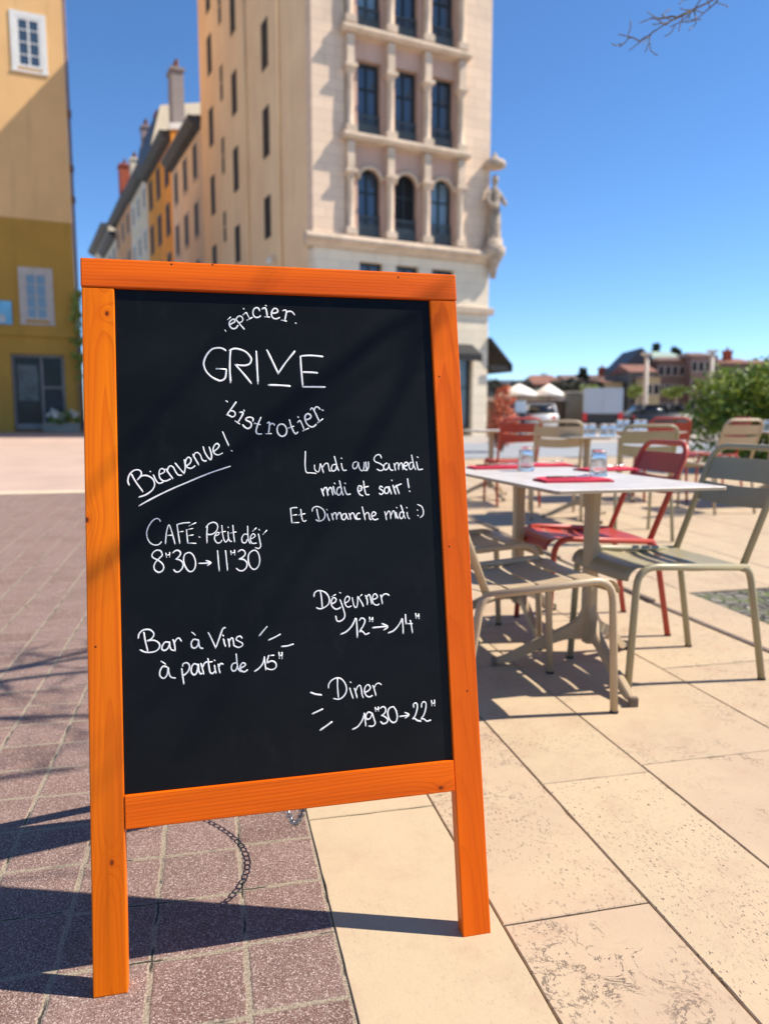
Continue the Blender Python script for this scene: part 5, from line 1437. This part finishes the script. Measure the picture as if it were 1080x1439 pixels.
fh('tall pinkish brown far house right of the long brown one', 964, 1000, 494, 502, F_PINK, ROOF_BROWN, 'hip', -3, nw=4, fl=4)
fh('red roofed far house above the hedge', 998, 1048, 503, 512, F_BROWN, ROOF_RED, 'side', 6, nw=5, fl=3)
fh('red roofed far house at the right edge above the hedge', 1046, 1110, 505, 513, F_PINK, ROOF_RED, 'side', 10, nw=5, fl=3)
def far_chim(px, y0, y1, dy, mat, label):
    t = thing('far_chimney', label, 'chimney', (X(px, dy), Y + dy, 0), 0, 'chimneys on the far houses')
    y0, y1 = 589 - (589 - y0) * (Y + dy) / Y, 589 - (589 - y1) * (Y + dy) / Y
    m = MB(); m.box(-.8, .8, -.6, .6, Z(y0), Z(y1)); m.box(-.95, .95, -.75, .75, Z(y1) + .001, Z(y1) + .3); m.build('stack', mat, t)
    m = MB(); m.lathe([(.3, Z(y1) + .3), (.25, Z(y1) + .9), (0, Z(y1) + .95)], 10); m.build('pot', ROOF_RED, t)
far_chim(841, 530, 520, 24, CHR, 'red chimney on the long grey far house')
far_chim(1013, 512, 497, 10, CHR, 'reddish chimney on the red roofed far house above the hedge')
def far_tree(px, dy, z0, z1, w, mat, label, conifer=False, seed=1):
    y = Y + dy; h0, h1 = Z(z0, dy), Z(z1, dy)
    t = thing('far_tree', label, 'tree', (X(px, dy), y, -3), 0, 'trees on the far river bank')
    r = random.Random(seed); W = w * k
    m = MB()
    if conifer:
        B = [(Vector((0, 0, h0 + 3 + (h1 - h0) * f)), Vector((W * (1 - f * .8) + .2, W * (1 - f * .8) + .2, (h1 - h0) * .16))) for f in (.1, .3, .5, .7, .9)]
    else:
        B = [(Vector((r.uniform(-.5, .5) * W, r.uniform(-.4, .4) * W, (h0 + h1) / 2 + 3 + r.uniform(-.25, .25) * (h1 - h0))), Vector((W * .6, W * .6, (h1 - h0) * .36))) for _ in range(5)]
    leaf_cloud(m, B, 700, .42, r); m.build('crown', mat, t, fix=False)
    m = MB(); m.tube([(0, 0, 0), (0, 0, (h0 + h1) / 2 + 3)], .3, 7, True, 1, [.4, .2]); m.build('trunk', BARK, t)
for i, a in enumerate([(815, 14, 532, 517, 6, LEAF_D, 'dark pointed conifer above the long grey far house', True), (913, 30, 500, 485, 7, LEAF_D, 'dark conifer behind the steep dark gable roof', False), (942, 34, 505, 489, 7, LEAF_D, 'dark tree right of the green copper roof', False),
          (828, -30, 556, 543, 13, LEAF_Y, 'bright spring green tree below the yellow far house', False), (889, -30, 556, 544, 9, LEAF_Y, 'small spring green tree left of the left lamp post', False), (944, -30, 556, 544, 15, LEAF_Y, 'wide spring green tree below the brown far house', False),
          (978, -32, 553, 535, 8, LEAF_Y, 'spring green tree left of the right lamp post', False), (765, -20, 556, 546, 14, LEAF_D, 'dark green tree below the maroon far house', False), (715, -20, 556, 540, 12, LEAF_D, 'dark green tree beside the corner building awning in the distance', False), (800, 6, 552, 531, 16, LEAF_D, 'broad dark tree left of the long grey far house', False)] + [(px, dy, 556, top, w, LEAF_FAR, l, False) for px, dy, top, w, l in (
          (697, 2, 536, 14, 'grey green far tree nearest the corner building'), (729, -4, 537, 13, 'grey green far tree left of the maroon far house'), (752, 24, 531, 15, 'grey green far tree behind the maroon far house'),
          (784, -3, 538, 13, 'grey green far tree just right of the maroon far house'), (806, -6, 535, 14, 'grey green far tree in front of the long grey far house'), (836, -4, 540, 12, 'grey green far tree left of the yellow far house'),
          (862, 30, 529, 13, 'grey green far tree behind the yellow far house'))]):
    far_tree(*a, seed=40 + i)
fbk = MB(); fbk.box(-60, 240, 0, 2, -8, -.2); fo = fbk.build('far_bank', QUAY); fo.location = (0, 112, 0); fo['kind'] = 'structure'
